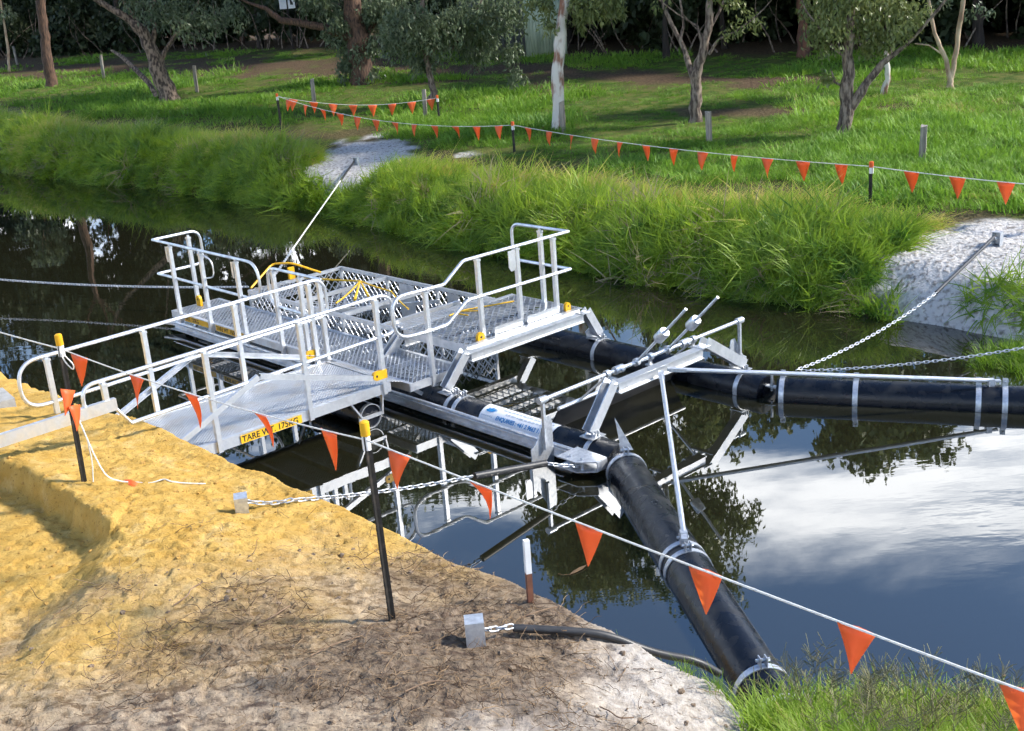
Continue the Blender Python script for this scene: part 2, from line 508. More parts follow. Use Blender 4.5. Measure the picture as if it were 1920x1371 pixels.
def far_ground():
    cols = np.concatenate([np.linspace(-58, -20, 77), np.linspace(-19.8, 12, 319), np.linspace(12.5, 38, 52)])
    dd = np.concatenate([np.linspace(-1.5, 4, 56), np.linspace(4.2, 20, 80), np.linspace(20.5, 60, 80), np.linspace(62, 200, 40)])
    X = np.repeat(cols[:, None], len(dd), 1)
    Y = np.interp(cols, _xs, _yw)[:, None] + dd[None, :] / np.where(dd < 4, np.interp(cols, _xs, _nf)[:, None], 1) * 1.0 + np.where(dd[None, :] >= 4, 4 / np.interp(cols, _xs, _nf)[:, None] - 4, 0)
    Z = zfar(X, Y)
    b = bare_mask(X, Y) * sstep(4.2, 3.4, fdist(X, Y))
    Z = Z + b * (fbm(X * 7, Y * 7, 3, 5) - .5) * .10
    V = np.stack([X, Y, Z], -1).reshape(-1, 3)
    nx, ny = X.shape
    i = np.arange(nx - 1)[:, None] * ny + np.arange(ny - 1)[None, :]
    Q = np.stack([i, i + ny, i + ny + 1, i + 1], -1).reshape(-1, 4)
    o = np_mesh('field_ground', V, Q, None, smooth=True)
    at = o.data.attributes.new('bare', 'FLOAT', 'POINT'); at.data.foreach_set('value', b.ravel().astype(np.float32))
    at = o.data.attributes.new('dirt', 'FLOAT', 'POINT'); at.data.foreach_set('value', dirt_mask(X, Y).ravel().astype(np.float32))
    m = bpy.data.materials.new('field_soil'); m.use_nodes = True
    nt = m.node_tree; bs = nt.nodes['Principled BSDF']; bs.inputs['Roughness'].default_value = .9; bs.inputs['Specular IOR Level'].default_value = .15
    def attr(n):
        a = nt.nodes.new('ShaderNodeAttribute'); a.attribute_name = n; return a
    t = nt.nodes.new('ShaderNodeTexCoord')
    n1 = nt.nodes.new('ShaderNodeTexNoise'); n1.inputs['Scale'].default_value = 3; n1.inputs['Detail'].default_value = 8
    n2 = nt.nodes.new('ShaderNodeTexNoise'); n2.inputs['Scale'].default_value = 14; n2.inputs['Detail'].default_value = 6
    nt.links.new(t.outputs['Object'], n1.inputs['Vector']); nt.links.new(t.outputs['Object'], n2.inputs['Vector'])
    def mix(a, b_, f, fl=None):
        x = nt.nodes.new('ShaderNodeMix'); x.data_type = 'RGBA'
        for s, v in (('A', a), ('B', b_)):
            if isinstance(v, tuple): x.inputs[s].default_value = (*v, 1)
            else: nt.links.new(v, x.inputs[s])
        nt.links.new(f, x.inputs['Factor']); return x.outputs['Result']
    def rng_(v, a, b_):
        x = nt.nodes.new('ShaderNodeMapRange'); x.inputs['From Min'].default_value = a; x.inputs['From Max'].default_value = b_
        nt.links.new(v, x.inputs['Value']); return x.outputs[0]
    g = mix((.045, .085, .012), (.13, .135, .035), rng_(n1.outputs['Fac'], .35, .65))
    d = mix((.055, .036, .022), (.16, .11, .065), rng_(n2.outputs['Fac'], .4, .7))
    s = mix((.54, .52, .50), (.22, .20, .175), rng_(n2.outputs['Fac'], .48, .68))
    c = mix(g, d, attr('dirt').outputs['Fac']); c = mix(c, s, attr('bare').outputs['Fac'])
    nt.links.new(c, bs.inputs['Base Color'])
    bp = nt.nodes.new('ShaderNodeBump'); bp.inputs['Strength'].default_value = .8; bp.inputs['Distance'].default_value = .08
    nt.links.new(n2.outputs['Fac'], bp.inputs['Height']); nt.links.new(bp.outputs[0], bs.inputs['Normal'])
    o.data.materials.append(m)
    return tag(o, kind='structure')
far_ground()

# ------------------------------------------------------------------ near bank
EDGE = np.array([(-30, 38, .5), (-14, 22, .5), (-9, 16.8, .5), (-6.6, 14.3, .5), (-5.5, 12.9, .6), (-4.75, 11.85, .78), (-4.1, 11.25, .80), (-3.5, 10.78, .78), (-2.72, 10.02, .74), (-1.5, 8.83, .70), (-.63, 7.82, .68), (.2, 6.98, .65), (.75, 6.48, .57), (1.05, 6.15, .48), (1.3, 5.85, .34), (1.75, 6.1, .16), (2.9, 5.85, .14), (5, 5.2, .15), (10, 4, .15), (30, -2, .15)], float)
def near_dist(x, y):
    """signed distance inside the bank edge, and the height of the edge beside it"""
    best = np.full(np.shape(x), 1e9); ze = np.zeros(np.shape(x)); sg = np.zeros(np.shape(x))
    for a, b in zip(EDGE[:-1], EDGE[1:]):
        ab = (b - a)[:2]
        t = np.clip(((x - a[0]) * ab[0] + (y - a[1]) * ab[1]) / (ab @ ab), 0, 1)
        px = x - a[0] - t * ab[0]; py = y - a[1] - t * ab[1]
        d = np.hypot(px, py); m = d < best
        best = np.where(m, d, best); ze = np.where(m, a[2] + t * (b[2] - a[2]), ze)
        cr = ab[0] * (y - a[1]) - ab[1] * (x - a[0])
        sg = np.where(m, np.where(cr < 0, 1.0, -1.0), sg)
    return best * sg, ze
STEP = np.array([(-9.0, 13.2), (-5.6, 10.6), (-4.5, 9.62), (-3.8, 9.0), (-3.35, 8.45), (-3.15, 8.2)])
def znear(x, y, fine=True):
    s, ze = near_dist(x, y)
    s2 = s + .22 * (fbm(x * 1.6, y * 1.6, 3, 41) - .5)
    top = .92 - .10 * sstep(-2.6, .6, x) - .3 * sstep(.9, 2.2, x)
    z = np.where(s2 > 0, ze + (np.maximum(top, ze) - ze) * sstep(0, 1.5, s2), ze + s2 * 2.3)
    z = np.maximum(z, -.7)
    # excavated hollow: the plateau drops towards the camera
    d = np.full(np.shape(x), 1e9); sg = np.zeros(np.shape(x))
    for a, b in zip(STEP[:-1], STEP[1:]):
        ab = b - a
        tt = ((x - a[0]) * ab[0] + (y - a[1]) * ab[1]) / (ab @ ab); t = np.clip(tt, 0, 1)
        dd = np.hypot(x - a[0] - t * ab[0], y - a[1] - t * ab[1]); m = dd < d
        d = np.where(m, dd, d); sg = np.where(m, np.where(ab[0] * (y - a[1]) - ab[1] * (x - a[0]) < 0, 1.0, -1.0), sg)
    d = d * sg + .12 * (fbm(x * 3, y * 3, 3, 51) - .5)
    depth = .21 * sstep(-3.0, -3.5, x + .15 * (fbm(x * 4, y * 4, 2, 52) - .5))
    z = z - depth * sstep(0, .065, d) * sstep(2.6, .9, d) + .05 * sstep(-.5, -.05, d) * sstep(.02, -.02, d) * (depth > .05)
    if fine:
        k = sstep(-.05, .15, s2)
        z = z + k * (.07 * (fbm(x * 1.6, y * 1.6, 3, 61) - .5) + .012 * (fbm(x * 9, y * 9, 4, 62) - .5) + .010 * (fbm(x * 26, y * 30, 2, 69) - .5))
        ck = np.abs(fbm(x * 3.2 + 1.5 * fbm(x * 3, y * 3, 2, 64), y * 7.5, 3, 63) - .5)        # crumbling cracks and scuffs
        z = z - k * .022 * sstep(.022, .004, ck) * sstep(.42, .60, fbm(x * 2.1, y * 2.1, 2, 67))
        st = fbm(x * 2.6 + .8 * y, y * 6.5, 4, 68); z = z + k * .020 * sstep(.50, .525, st) * sstep(.66, .53, st)        # broken crust edges
        ck2 = fbm(x * 13, y * 22, 3, 66)
        z = z - k * .016 * sstep(.60, .70, ck2)
    return z
def near_ground():
    gx = np.concatenate([np.linspace(-30, -7, 47), np.linspace(-6.9, -4.05, 96), np.arange(-4.03, 1.9, .019), np.linspace(1.93, 4, 60), np.linspace(4.2, 30, 40)])
    gy = np.concatenate([np.linspace(-6, 4.7, 40), np.arange(4.75, 10.0, .019), np.arange(10.03, 12.6, .035), np.linspace(12.7, 36, 90)])
    X, Y = np.meshgrid(gx, gy, indexing='ij')
    Z = znear(X, Y)
    nx, ny = X.shape
    i = np.arange(nx - 1)[:, None] * ny + np.arange(ny - 1)[None, :]
    Q = np.stack([i, i + ny, i + ny + 1, i + 1], -1)
    zmax = np.maximum.reduce([Z[:-1, :-1], Z[1:, :-1], Z[1:, 1:], Z[:-1, 1:]])
    Q = Q[zmax > -.45].reshape(-1, 4)
    o = np_mesh('sand_bank', np.stack([X, Y, Z], -1).reshape(-1, 3), Q, None, smooth=True)
    n = fbm(X * 1.1, Y * 1.1, 4, 71) - .5
    n3 = fbm(X * 4, Y * 4, 3, 72) - .5
    q = (Y - 7.2) * .62 - (X + 2.1) * .36 + n * 1.5 + n3 * .5          # up the left the fill is yellow
    yel = sstep(-.95, .75, q)
    q2 = (X + .35) * .8 - (Y - 6.1) * .55 + n * 1.6 + n3 * .4           # down to the right it is pale
    pale = sstep(.0, 1.1, q2) * (1 - yel)
    org = sstep(.50, .74, fbm(X * 1.7, Y * 1.7, 4, 75) + .16 * np.exp(-(((X + 1.0) / 1.3) ** 2 + ((Y - 6.15) / .75) ** 2)) + .10 * np.exp(-(((X - .1) / .7) ** 2 + ((Y - 6.9) / .5) ** 2))) * (1 - yel)
    for nm, a in (('yellow', yel), ('pale', pale), ('organic', org)):
        at = o.data.attributes.new(nm, 'FLOAT', 'POINT'); at.data.foreach_set('value', a.ravel().astype(np.float32))
    m = bpy.data.materials.new('bank_sand'); m.use_nodes = True
    nt = m.node_tree; bs = nt.nodes['Principled BSDF']; bs.inputs['Roughness'].default_value = .92; bs.inputs['Specular IOR Level'].default_value = .12
    t = nt.nodes.new('ShaderNodeTexCoord')
    def noise(sc, det=6, stretch=None):
        x = nt.nodes.new('ShaderNodeTexNoise'); x.inputs['Scale'].default_value = sc; x.inputs['Detail'].default_value = det; x.inputs['Roughness'].default_value = .62
        if stretch:
            mp_ = nt.nodes.new('ShaderNodeMapping'); mp_.inputs['Scale'].default_value = stretch
            nt.links.new(t.outputs['Object'], mp_.inputs[0]); nt.links.new(mp_.outputs[0], x.inputs['Vector'])
        else:
            nt.links.new(t.outputs['Object'], x.inputs['Vector'])
        return x.outputs['Fac']
    def rng_(v, a, b_):
        x = nt.nodes.new('ShaderNodeMapRange'); x.inputs['From Min'].default_value = a; x.inputs['From Max'].default_value = b_
        nt.links.new(v, x.inputs['Value']); return x.outputs[0]
    def mix(a, b_, f):
        x = nt.nodes.new('ShaderNodeMix'); x.data_type = 'RGBA'
        for s, v in (('A', a), ('B', b_)):
            if isinstance(v, tuple): x.inputs[s].default_value = (*v, 1)
            else: nt.links.new(v, x.inputs[s])
        nt.links.new(f, x.inputs['Factor']); return x.outputs['Result']
    def attr(nm):
        a = nt.nodes.new('ShaderNodeAttribute'); a.attribute_name = nm; return a.outputs['Fac']
    nf_ = noise(18); nm_ = noise(5); ng = noise(60, 4)
    grey = mix((.25, .19, .135), (.40, .32, .23), rng_(nf_, .38, .62))
    grey = mix(grey, (.11, .08, .062), rng_(noise(7, 9, (1, 2.2, 1)), .50, .62))
    grey = mix(grey, (.43, .335, .225), rng_(noise(3.5, 8), .53, .68))
    yel_ = mix((.46, .275, .062), (.57, .37, .105), rng_(nm_, .35, .65))
    yel_ = mix(yel_, (.29, .165, .045), rng_(noise(13, 8, (1, 2.6, 1)), .60, .70))
    yel_ = mix(yel_, (.60, .43, .18), rng_(noise(4, 8), .54, .72))
    pal = mix((.38, .335, .285), (.50, .455, .405), rng_(nf_, .4, .6))
    yel_ = mix(yel_, (.23, .125, .035), rng_(noise(26, 5, (1, 1.9, 1)), .615, .67))
    grey = mix(grey, (.10, .072, .055), rng_(noise(30, 5, (1, 1.9, 1)), .60, .66))
    pal = mix(pal, (.20, .165, .13), rng_(noise(17, 8, (1, 2.0, 1)), .57, .68))
    c = mix(grey, yel_, attr('yellow')); c = mix(c, pal, attr('pale'))
    og = mix((.045, .030, .022), (.16, .11, .075), rng_(nf_, .4, .64))
    mm = nt.nodes.new('ShaderNodeMath'); mm.operation = 'MULTIPLY'; mm.inputs[1].default_value = .6
    nt.links.new(attr('organic'), mm.inputs[0])
    c = mix(c, og, mm.outputs[0])
    nt.links.new(c, bs.inputs['Base Color'])
    ad = nt.nodes.new('ShaderNodeMath'); ad.operation = 'ADD'; nt.links.new(nf_, ad.inputs[0]); nt.links.new(ng, ad.inputs[1])
    bp = nt.nodes.new('ShaderNodeBump'); bp.inputs['Strength'].default_value = .55; bp.inputs['Distance'].default_value = .03
    nt.links.new(ad.outputs[0], bp.inputs['Height']); nt.links.new(bp.outputs[0], bs.inputs['Normal'])
    o.data.materials.append(m)
    return tag(o, 'yellow and grey bare sand bank in front of the gangway', kind='structure')
near_ground()
def zn(x, y):
    return float(znear(np.array([x], float), np.array([y], float))[0])
def zf(x, y):
    return float(zfar(np.array([x], float), np.array([y], float))[0])

# ------------------------------------------------------------------ the litter trap frame of reference
YAW = 0.7312
EP = Vector((math.sin(YAW), -math.cos(YAW), 0)); EQ = Vector((math.cos(YAW), math.sin(YAW), 0))
TRAP_RZ = math.atan2(EP.y, EP.x)
U0, V0 = -11.5, 9.0
TRAP_LOC = EP * U0 + EQ * V0
def L(u, v, z):
    return Vector((u - U0, v - V0, z))
def W(u, v, z):
    return EP * u + EQ * v + Vector((0, 0, z))

def grating(mb, o, a, b, na, pa, pb, w, t, n):
    """expanded metal: o corner, a long vector, b short vector; zigzag strands meeting in diamonds"""
    o = Vector(o); a = Vector(a); b = Vector(b); n = Vector(n).normalized()
    la, lb = a.length, b.length; ea = a / la; eb = b / lb
    m = max(1, int(round(la / (pa / 2)))); rows = max(1, int(round(lb / pb)))
    for j in range(rows):
        y0 = lb * j / rows; y1 = lb * (j + 1) / rows
        lift = .0015 * (j % 2)
        vs = []
        for i in range(m + 1):
            up_ = (i + j) % 2
            y = (y1 if up_ else y0)
            p = o + ea * la * i / m + eb * y + n * lift
            vs += [p - eb * w / 2, p + eb * w / 2, p + eb * w / 2 + n * t, p - eb * w / 2 + n * t]
        fs = []
        for i in range(m):
            for k in range(4):
                fs.append((i * 4 + k, (i + 1) * 4 + k, (i + 1) * 4 + (k + 1) % 4, i * 4 + (k + 1) % 4))
        mb.add(vs, fs)
    return mb

def text_mesh(name, body, size, mat, parent, M4, bold=.0, align='LEFT', sx=1.0):
    cu = bpy.data.curves.new(name, 'FONT'); cu.body = body; cu.size = size; cu.align_x = align
    cu.offset = bold; cu.extrude = .0006; cu.resolution_u = 3
    tmp = bpy.data.objects.new(name, cu); COL.objects.link(tmp)
    dg = bpy.context.evaluated_depsgraph_get()
    me = bpy.data.meshes.new_from_object(tmp.evaluated_get(dg))
    bpy.data.objects.remove(tmp)
    me.transform(Matrix.Diagonal((sx, 1, 1, 1))); me.transform(M4)
    me.materials.clear(); me.materials.append(mat)
    o = bpy.data.objects.new(name, me); COL.objects.link(o); o.parent = parent
    return o

def frame_mat(org, ex, ey):
    ex = Vector(ex).normalized(); ey = Vector(ey).normalized(); ez = ex.cross(ey)
    m = Matrix((ex, ey, ez)).transposed().to_4x4(); m.translation = Vector(org); return m

# ------------------------------------------------------------------ litter trap
PR = .195; PZ = .035
trap = thing('litter_trap', 'floating aluminium litter trap with black pontoons, railed walkways and open mesh cage', 'litter trap', TRAP_LOC, TRAP_RZ)

def pontoon(v, u0, u1):
    mb = MB(); n = 40
    mb.tube([L(u0 - .0, v, PZ), L(u0 + .04, v, PZ), L(u1 - .04, v, PZ), L(u1, v, PZ)], [PR * .93, PR, PR, PR * .95], n)
    return mb.build('pontoon', PIPE, trap, True)
NV, FV = 7.93, 10.42
pn = pontoon(NV, -15.95, -7.35); pf = pontoon(FV, -15.6, -7.35)
def clamp(v, u, par, ear=True):
    mb = MB(); mb.band(L(u, v, PZ), (1, 0, 0), PR + .002, .055, .009)
    if ear:
        for s in (-1, 1):
            mb.box(L(u - .027, v - .004 + s * .022, PZ + PR), L(u + .027, v + .004 + s * .022, PZ + PR + .075))
        mb.tube([L(u, v - .05, PZ + PR + .05), L(u, v + .05, PZ + PR + .05)], .012, 6)
        mb.tube([L(u, v - .05, PZ + PR + .05), L(u, v - .038, PZ + PR + .05)], .021, 6)
    mb.build('pipe_clamp', GALV, par, True)
for u in (-15.62, -15.2, -14.1, -11.9, -9.84, -9.70, -7.66): clamp(NV, u, pn)
for u in (-15.2, -12.0, -9.86, -7.64): clamp(FV, u, pf)

# long side rail outside the near pontoon
mb = MB(); mb.channel(L(-16.1, 7.69, .10), L(-7.55, 7.69, .10), .07, .10, .010, flip=-1); mb.tube([L(-16.1, 7.665, .165), L(-7.55, 7.665, .165)], .018, 8)
mb.build('side_rail', ALU, trap)
mb = MB(); mb.prism([L(-16.35, 7.60, .10), L(-16.1, 7.66, .10), L(-15.7, 7.7, .10), L(-15.7, 7.93, .10), L(-16.1, 7.9, .10), L(-16.35, 7.7, .10)], (0, 0, .03)); mb.build('end_bracket', ALU, trap)
# mooring bracket at the near front corner
mb = MB(); mb.prism([L(-7.72, 7.42, .07), L(-7.45, 7.42, .07), L(-7.30, 7.55, .07), L(-7.30, 7.70, .07), L(-7.72, 7.72, .07)], (0, 0, .012))
mb.prism([L(-7.72, 7.42, .17), L(-7.45, 7.42, .17), L(-7.30, 7.55, .17), L(-7.30, 7.70, .17), L(-7.72, 7.72, .17)], (0, 0, .012))
mb.tube([L(-7.45, 7.5, .05), L(-7.45, 7.5, .21)], .016, 8); mb.tube([L(-7.6, 7.5, .05), L(-7.6, 7.5, .21)], .016, 8)
mb.box(L(-7.31, 7.56, .082), L(-7.298, 7.70, .17)); mb.build('mooring_bracket', GALV, trap)

# lower walkway
LD = .42
wk = MB()
for v, fl in ((7.5, -1), (8.30, 1)):
    wk.channel(L(-15.75, v, LD - .045), L(-10.12, v, LD - .045), .05, .10, .007, flip=-fl)
wk.box(L(-15.757, 7.507, LD - .094), L(-15.75, 8.293, LD + .004)); wk.box(L(-10.12, 7.507, LD - .094), L(-10.113, 8.293, LD + .004))
walk = wk.build('walkway_frame', ALU, trap)
mb = MB()
for u in np.arange(-15.2, -10.3, .62): mb.box(L(u, 7.51, LD - .06), L(u + .04, 8.29, LD - .008))
build_split(mb, 'bearer', ALU, walk)
for a, b in ((-15.745, -13.63), (-13.60, -11.9), (-11.87, -10.125)):
    mb = MB(); grating(mb, L(a, 7.512, LD - .006), Vector((b - a, 0, 0)), Vector((0, .776, 0)), 0, .075, .032, .017, .006, (0, 0, 1))
    tag(mb.build('grating_panel', GRATE, walk), kind='stuff')
mb = MB()
for u in (-15.5, -14.1, -12.0, -10.25):
    for v in (7.6, 8.2): mb.beam(L(u, NV + (v - NV) * .5, PZ + PR - .03), L(u, v, LD - .09), .045, .02, (1, 0, 0))
build_split(mb, 'walkway_support', ALU, walk)

def post(par, u, v, z0, z1, side=(0, 1), m=ALU):
    mb = MB(); s = .025
    mb.box(L(u - s, v - s, z0), L(u + s, v + s, z1 - .055)); mb.box(L(u - s - .006, v - s - .006, z1 - .055), L(u + s + .006, v + s + .006, z1 - .03))
    mb.box(L(u - .014, v - .014, z1 - .03), L(u + .014, v + .014, z1))
    return mb.build('post', m, par)
TR = .0205
# left guard rail, walkway
mb = MB()
zt, zm = 1.46, .955
mb.tube(fillet([L(-13.60, 7.5, zm), L(-13.10, 7.5, zm), L(-13.10, 7.5, zt), L(-15.97, 7.5, zt)], .26), TR)
mb.tube([L(-13.6, 7.5, zm), L(-15.97, 7.5, zm)], TR)
mb.tube(fillet([L(-15.97, 7.5, zt), L(-15.97, 8.26, zt), L(-15.97, 8.26, zm), L(-15.97, 7.5, zm)], .17), TR)
gl = mb.build('guard_rail', ALU, trap, True)
for u in (-15.42, -14.54, -13.6): post(gl, u, 7.475, LD - .12, zt)
post(gl, -15.77, 7.96, LD - .02, zt)
mb = MB()
for u in (-15.42, -13.6): mb.prism([L(u - .05, 7.46, 1.42), L(u + .05 - .1, 7.46, 1.2), L(u - .085, 7.46, 1.2), L(u - .1, 7.46, 1.25), L(u - .1, 7.46, 1.42)], (0, -.008, 0))
build_split(mb, 'hinge_plate', ALU, gl)
mb = MB(); mb.tube(fillet([L(-14.5, 7.5, 1.40), L(-14.28, 7.5, 1.36), L(-14.28, 7.5, 1.12), L(-14.5, 7.5, 1.08)], .12), .011, 6); mb.build('gate_hook', ALU, gl, True)
# middle guard rail
mb = MB()
mb.tube(fillet([L(-12.0, 7.5, .93), L(-12.88, 7.5, .95), L(-12.88, 7.5, 1.44), L(-11.66, 7.5, 1.44)], [0, .2, .2, 0]), TR)
mb.tube([L(-12.1, 7.5, .93), L(-11.66, 7.5, .93)], TR)
gm = mb.build('guard_rail', ALU, trap, True)
for u in (-12.7, -12.1, -11.68): post(gm, u, 7.475, LD - .12, 1.44)
# right guard rail across walkway end and platform
mb = MB(); ux = -10.09
mb.tube(fillet([L(ux, 7.84, .97), L(ux, 7.35, .99), L(ux, 7.35, 1.47), L(ux, 8.11, 1.45), L(ux, 8.42, 1.66), L(ux, 10.16, 1.66)], [0, .22, .2, .04, .04, 0]), TR)
mb.tube(fillet([L(ux, 7.84, .97), L(ux, 8.11, .98), L(ux, 8.44, 1.19), L(ux, 10.16, 1.18)], [0, .05, .05, 0]), TR)
mb.tube(fillet([L(ux, 10.16, 1.66), L(-11.13, 10.16, 1.66), L(-11.13, 10.16, 1.18), L(ux, 10.16, 1.18)], [0, .15, .15, 0]), TR)
gr = mb.build('guard_rail', ALU, trap, True)
post(gr, ux - .03, 7.85, LD - .12, 1.46)
UD = .68
for v in (8.65, 9.28, 9.9): post(gr, ux - .02, v, UD - .10, 1.66)
post(gr, -10.57, 10.13, UD - .1, 1.66)
mb = MB()
for v in (9.19,): mb.prism([L(ux, v - .06, 1.62), L(ux, v + .05, 1.62), L(ux, v + .05, 1.42), L(ux, v + .02, 1.37), L(ux, v - .03, 1.37), L(ux, v - .06, 1.42)], (-.008, 0, 0))
build_split(mb, 'hinge_plate', ALU, gr)

def tab(par, c, ex, ez=(0, 0, 1), w=.12, h=.09, ny=None):
    """yellow rounded lifting lug with a dark disc for its hole"""
    c = Vector(c); ex = Vector(ex).normalized(); ez = Vector(ez).normalized(); nn = ex.cross(ez)
    r = h / 2; pts = []
    for k in range(9):
        a = math.pi / 2 + math.pi * k / 8
        pts.append(c + ex * (-w / 2 + r + r * math.cos(a)) + ez * r * math.sin(a))
    pts += [c + ex * w / 2 - ez * r, c + ex * w / 2 + ez * r]
    o = MB().prism([p - nn * .02 for p in pts], nn * .04).build('lifting_lug', YELLOW, par)
    hc = c + ex * (-w / 2 + r); hole = []
    for k in range(10):
        a = 2 * math.pi * k / 10; hole.append(hc + (ex * math.cos(a) + ez * math.sin(a)) * r * .28 - nn * .022)
    MB().prism(hole, nn * .044).build('lug_hole_dark', INK, o)  # solid black disc paints the dark inside the hole
    return o
tab(trap, L(-15.62, 7.9, .50), (0, 0, -1), (1, 0, 0), .16, .12)
tab(trap, L(-10.06, 8.56, .67), (0, 0, -1), (0, 1, 0), .20, .11)
tab(trap, L(-10.06, 10.03, .68), (0, 0, -1), (0, 1, 0), .20, .09)

# upper platform
mb = MB()
UF, UB, VA, VB = -10.02, -11.2, 8.3, 10.2
mb.channel(L(UF, VA, UD - .05), L(UF, VB, UD - .05), .06, .11, .008, flip=-1); mb.channel(L(UB, VB, UD - .05), L(UB, VA, UD - .05), .06, .11, .008, flip=-1)
mb.box(L(UB + .002, VA, UD - .10), L(UF - .002, VA + .008, UD + .004)); mb.box(L(UB + .002, VB - .008, UD - .10), L(UF - .002, VB, UD + .004))
plat = mb.build('platform_frame', ALU, trap)
mb = MB(); grating(mb, L(UB + .01, VA + .012, UD - .006), Vector((0, VB - VA - .024, 0)), Vector((UF - UB - .02, 0, 0)), 0, .11, .05, .02, .007, (0, 0, 1))
tag(mb.build('grating_panel', GRATE, plat), kind='stuff')
mb = MB(); mb.box(L(UF - .03, 8.78, UD + .004), L(UF - .022, 9.24, UD + .10)); mb.box(L(UF - .03, 9.32, UD + .004), L(UF - .022, 9.86, UD + .10)); mb.build('kick_plate', ALU, plat)
mb = MB()
for u in np.arange(-11.0, -10.1, .28): mb.box(L(u, VA + .01, UD - .07), L(u + .03, VB - .01, UD - .009))
build_split(mb, 'bearer', ALU, plat)

def portal(u, vN0, vN1, vF1, vF0, zt, name, w=.11, h=.10):
    """bridging frame: two splayed legs and a beam"""
    m = MB()
    m.channel(L(u, vN0, PZ + PR + .02), L(u, vN1, zt), w, h, .010, (1, 0, 0)); m.channel(L(u, vF0, PZ + PR + .02), L(u, vF1, zt), w, h, .010, (1, 0, 0), flip=-1)
    m.box(L(u - h / 2, vN1 + .02, zt - w), L(u + h / 2, vF1 - .02, zt - w + .010)); m.box(L(u - h / 2, vN1 + .02, zt - .010), L(u + h / 2, vF1 - .02, zt)); m.box(L(u + .02, vN1 + .02, zt - w + .010), L(u + .03, vF1 - .02, zt - .010))
    o = m.build(name, ALU, trap)
    g = MB()
    for v0, v1, sgn in ((vN0, vN1, 1), (vF0, vF1, -1)):
        g.prism([L(u - .06, v0 - sgn * .07, PZ + PR + .005), L(u - .06, v0 + sgn * .10, PZ + PR + .005), L(u - .06, v0 + sgn * .14, PZ + PR + .10), L(u - .06, v0 + sgn * .05, PZ + PR + .15)], (.012, 0, 0))
        g.box(L(u - .09, v0 - .1, PZ + PR + .004), L(u + .09, v0 + .1, PZ + PR + .014))
        g.box(L(u - .07, v1 - .07, zt + .001), L(u + .07, v1 + .07, zt + .010))
    build_split(g, 'gusset_plate', ALU, o)
    return o
portal(-9.96, NV, 8.27, 10.20, FV, .615, 'platform_leg_frame')
portal(-11.25, NV, 8.30, 10.15, FV, .56, 'platform_leg_frame')
pt = portal(-7.70, NV, 8.30, 9.72, FV, .70, 'gate_frame', .12, .11)

# gate bar with pillow blocks, counterweight levers and end plates
BU, BZ = -7.93, .71
mb = MB(); mb.tube([L(BU, 7.45, BZ), L(BU, 10.70, BZ)], .022, 10); bar = mb.build('pivot_bar', GALV, trap, True)
for v in (8.43, 9.12, 9.86):
    mb = MB(); mb.band(L(BU, v, BZ), (0, 1, 0), .026, .05, .016, 12); mb.box(L(BU - .05, v - .03, BZ - .10), L(BU + .26, v + .03, BZ - .085)); mb.beam(L(BU, v, BZ - .085), L(BU, v, BZ - .03), .02, .04, (0, 1, 0))
    mb.build('bearing_bracket', GALV, bar, True)
for v in (8.61, 9.71):
    mb = MB(); mb.band(L(BU, v, BZ), (0, 1, 0), .024, .13, .02, 10); mb.tube([L(BU - .07, v, BZ), L(BU + .07, v, BZ)], .014, 6)
    mb.build('shaft_collar', GALV, bar, True)
for v in (8.90, 9.42):
    d = Vector((.60, 0, .60)).normalized(); b0 = L(BU, v, BZ)
    mb = MB(); mb.tube([b0, b0 + d * .98], .0165, 8); lev = mb.build('lever_rod', GALV, bar, True)
    mb = MB(); mb.tube([b0 + d * .43, b0 + d * .445, b0 + d * .565, b0 + d * .58], [.05, .06, .06, .053], 18); mb.build('counterweight', GALV, lev, True)
    mb = MB(); mb.band(b0, (0, 1, 0), .024, .05, .02, 10); mb.tube([b0 + d * .03 - Vector((0, .05, 0)), b0 + d * .03 + Vector((0, .05, 0))], .012, 6); mb.build('lever_clamp', GALV, lev, True)
for v, s in ((7.48, 1), (10.72, -1)):
    mb = MB(); mb.tube([L(BU, v - .05, BZ), L(BU, v + .05, BZ)], .038, 12); mb.beam(L(BU, v, BZ), L(BU, v, .18), .03, .035, (1, 0, 0))
    ep = mb.build('end_post', GALV, trap, True)
    off = [(-.17, -.25), (-.17, .22), (-.10, .26), (.05, .50), (.12, .50), (.14, .44), (.14, -.25)]
    if s < 0: off = [(-a, b) for a, b in off][::-1]
    MB().prism([L(BU - .03, v + a, b) for a, b in off], (-.010, 0, 0)).build('end_plate', GALV, ep)
mb = MB(); mb.prism([L(-8.38, 8.15, .30), L(-8.38, 10.2, .30), L(-8.6, 10.2, -.05), L(-8.6, 8.15, -.05)], (-.015, 0, .012)); gt = mb.build('gate_flap', pmat('dark_rubber_flap', (.035, .035, .038), (.05, .05, .053), 6, rough=.5), trap)
mb = MB(); mb.tube([L(-8.38, 8.13, .315), L(-8.38, 10.22, .315)], .022, 8); mb.build('flap_edge', ALU, gt, True)
mb = MB()
for v in (8.45, 9.85): mb.beam(L(BU, v, BZ - .02), L(-8.38, v, .31), .03, .02)
build_split(mb, 'flap_arm', ALU, gt)

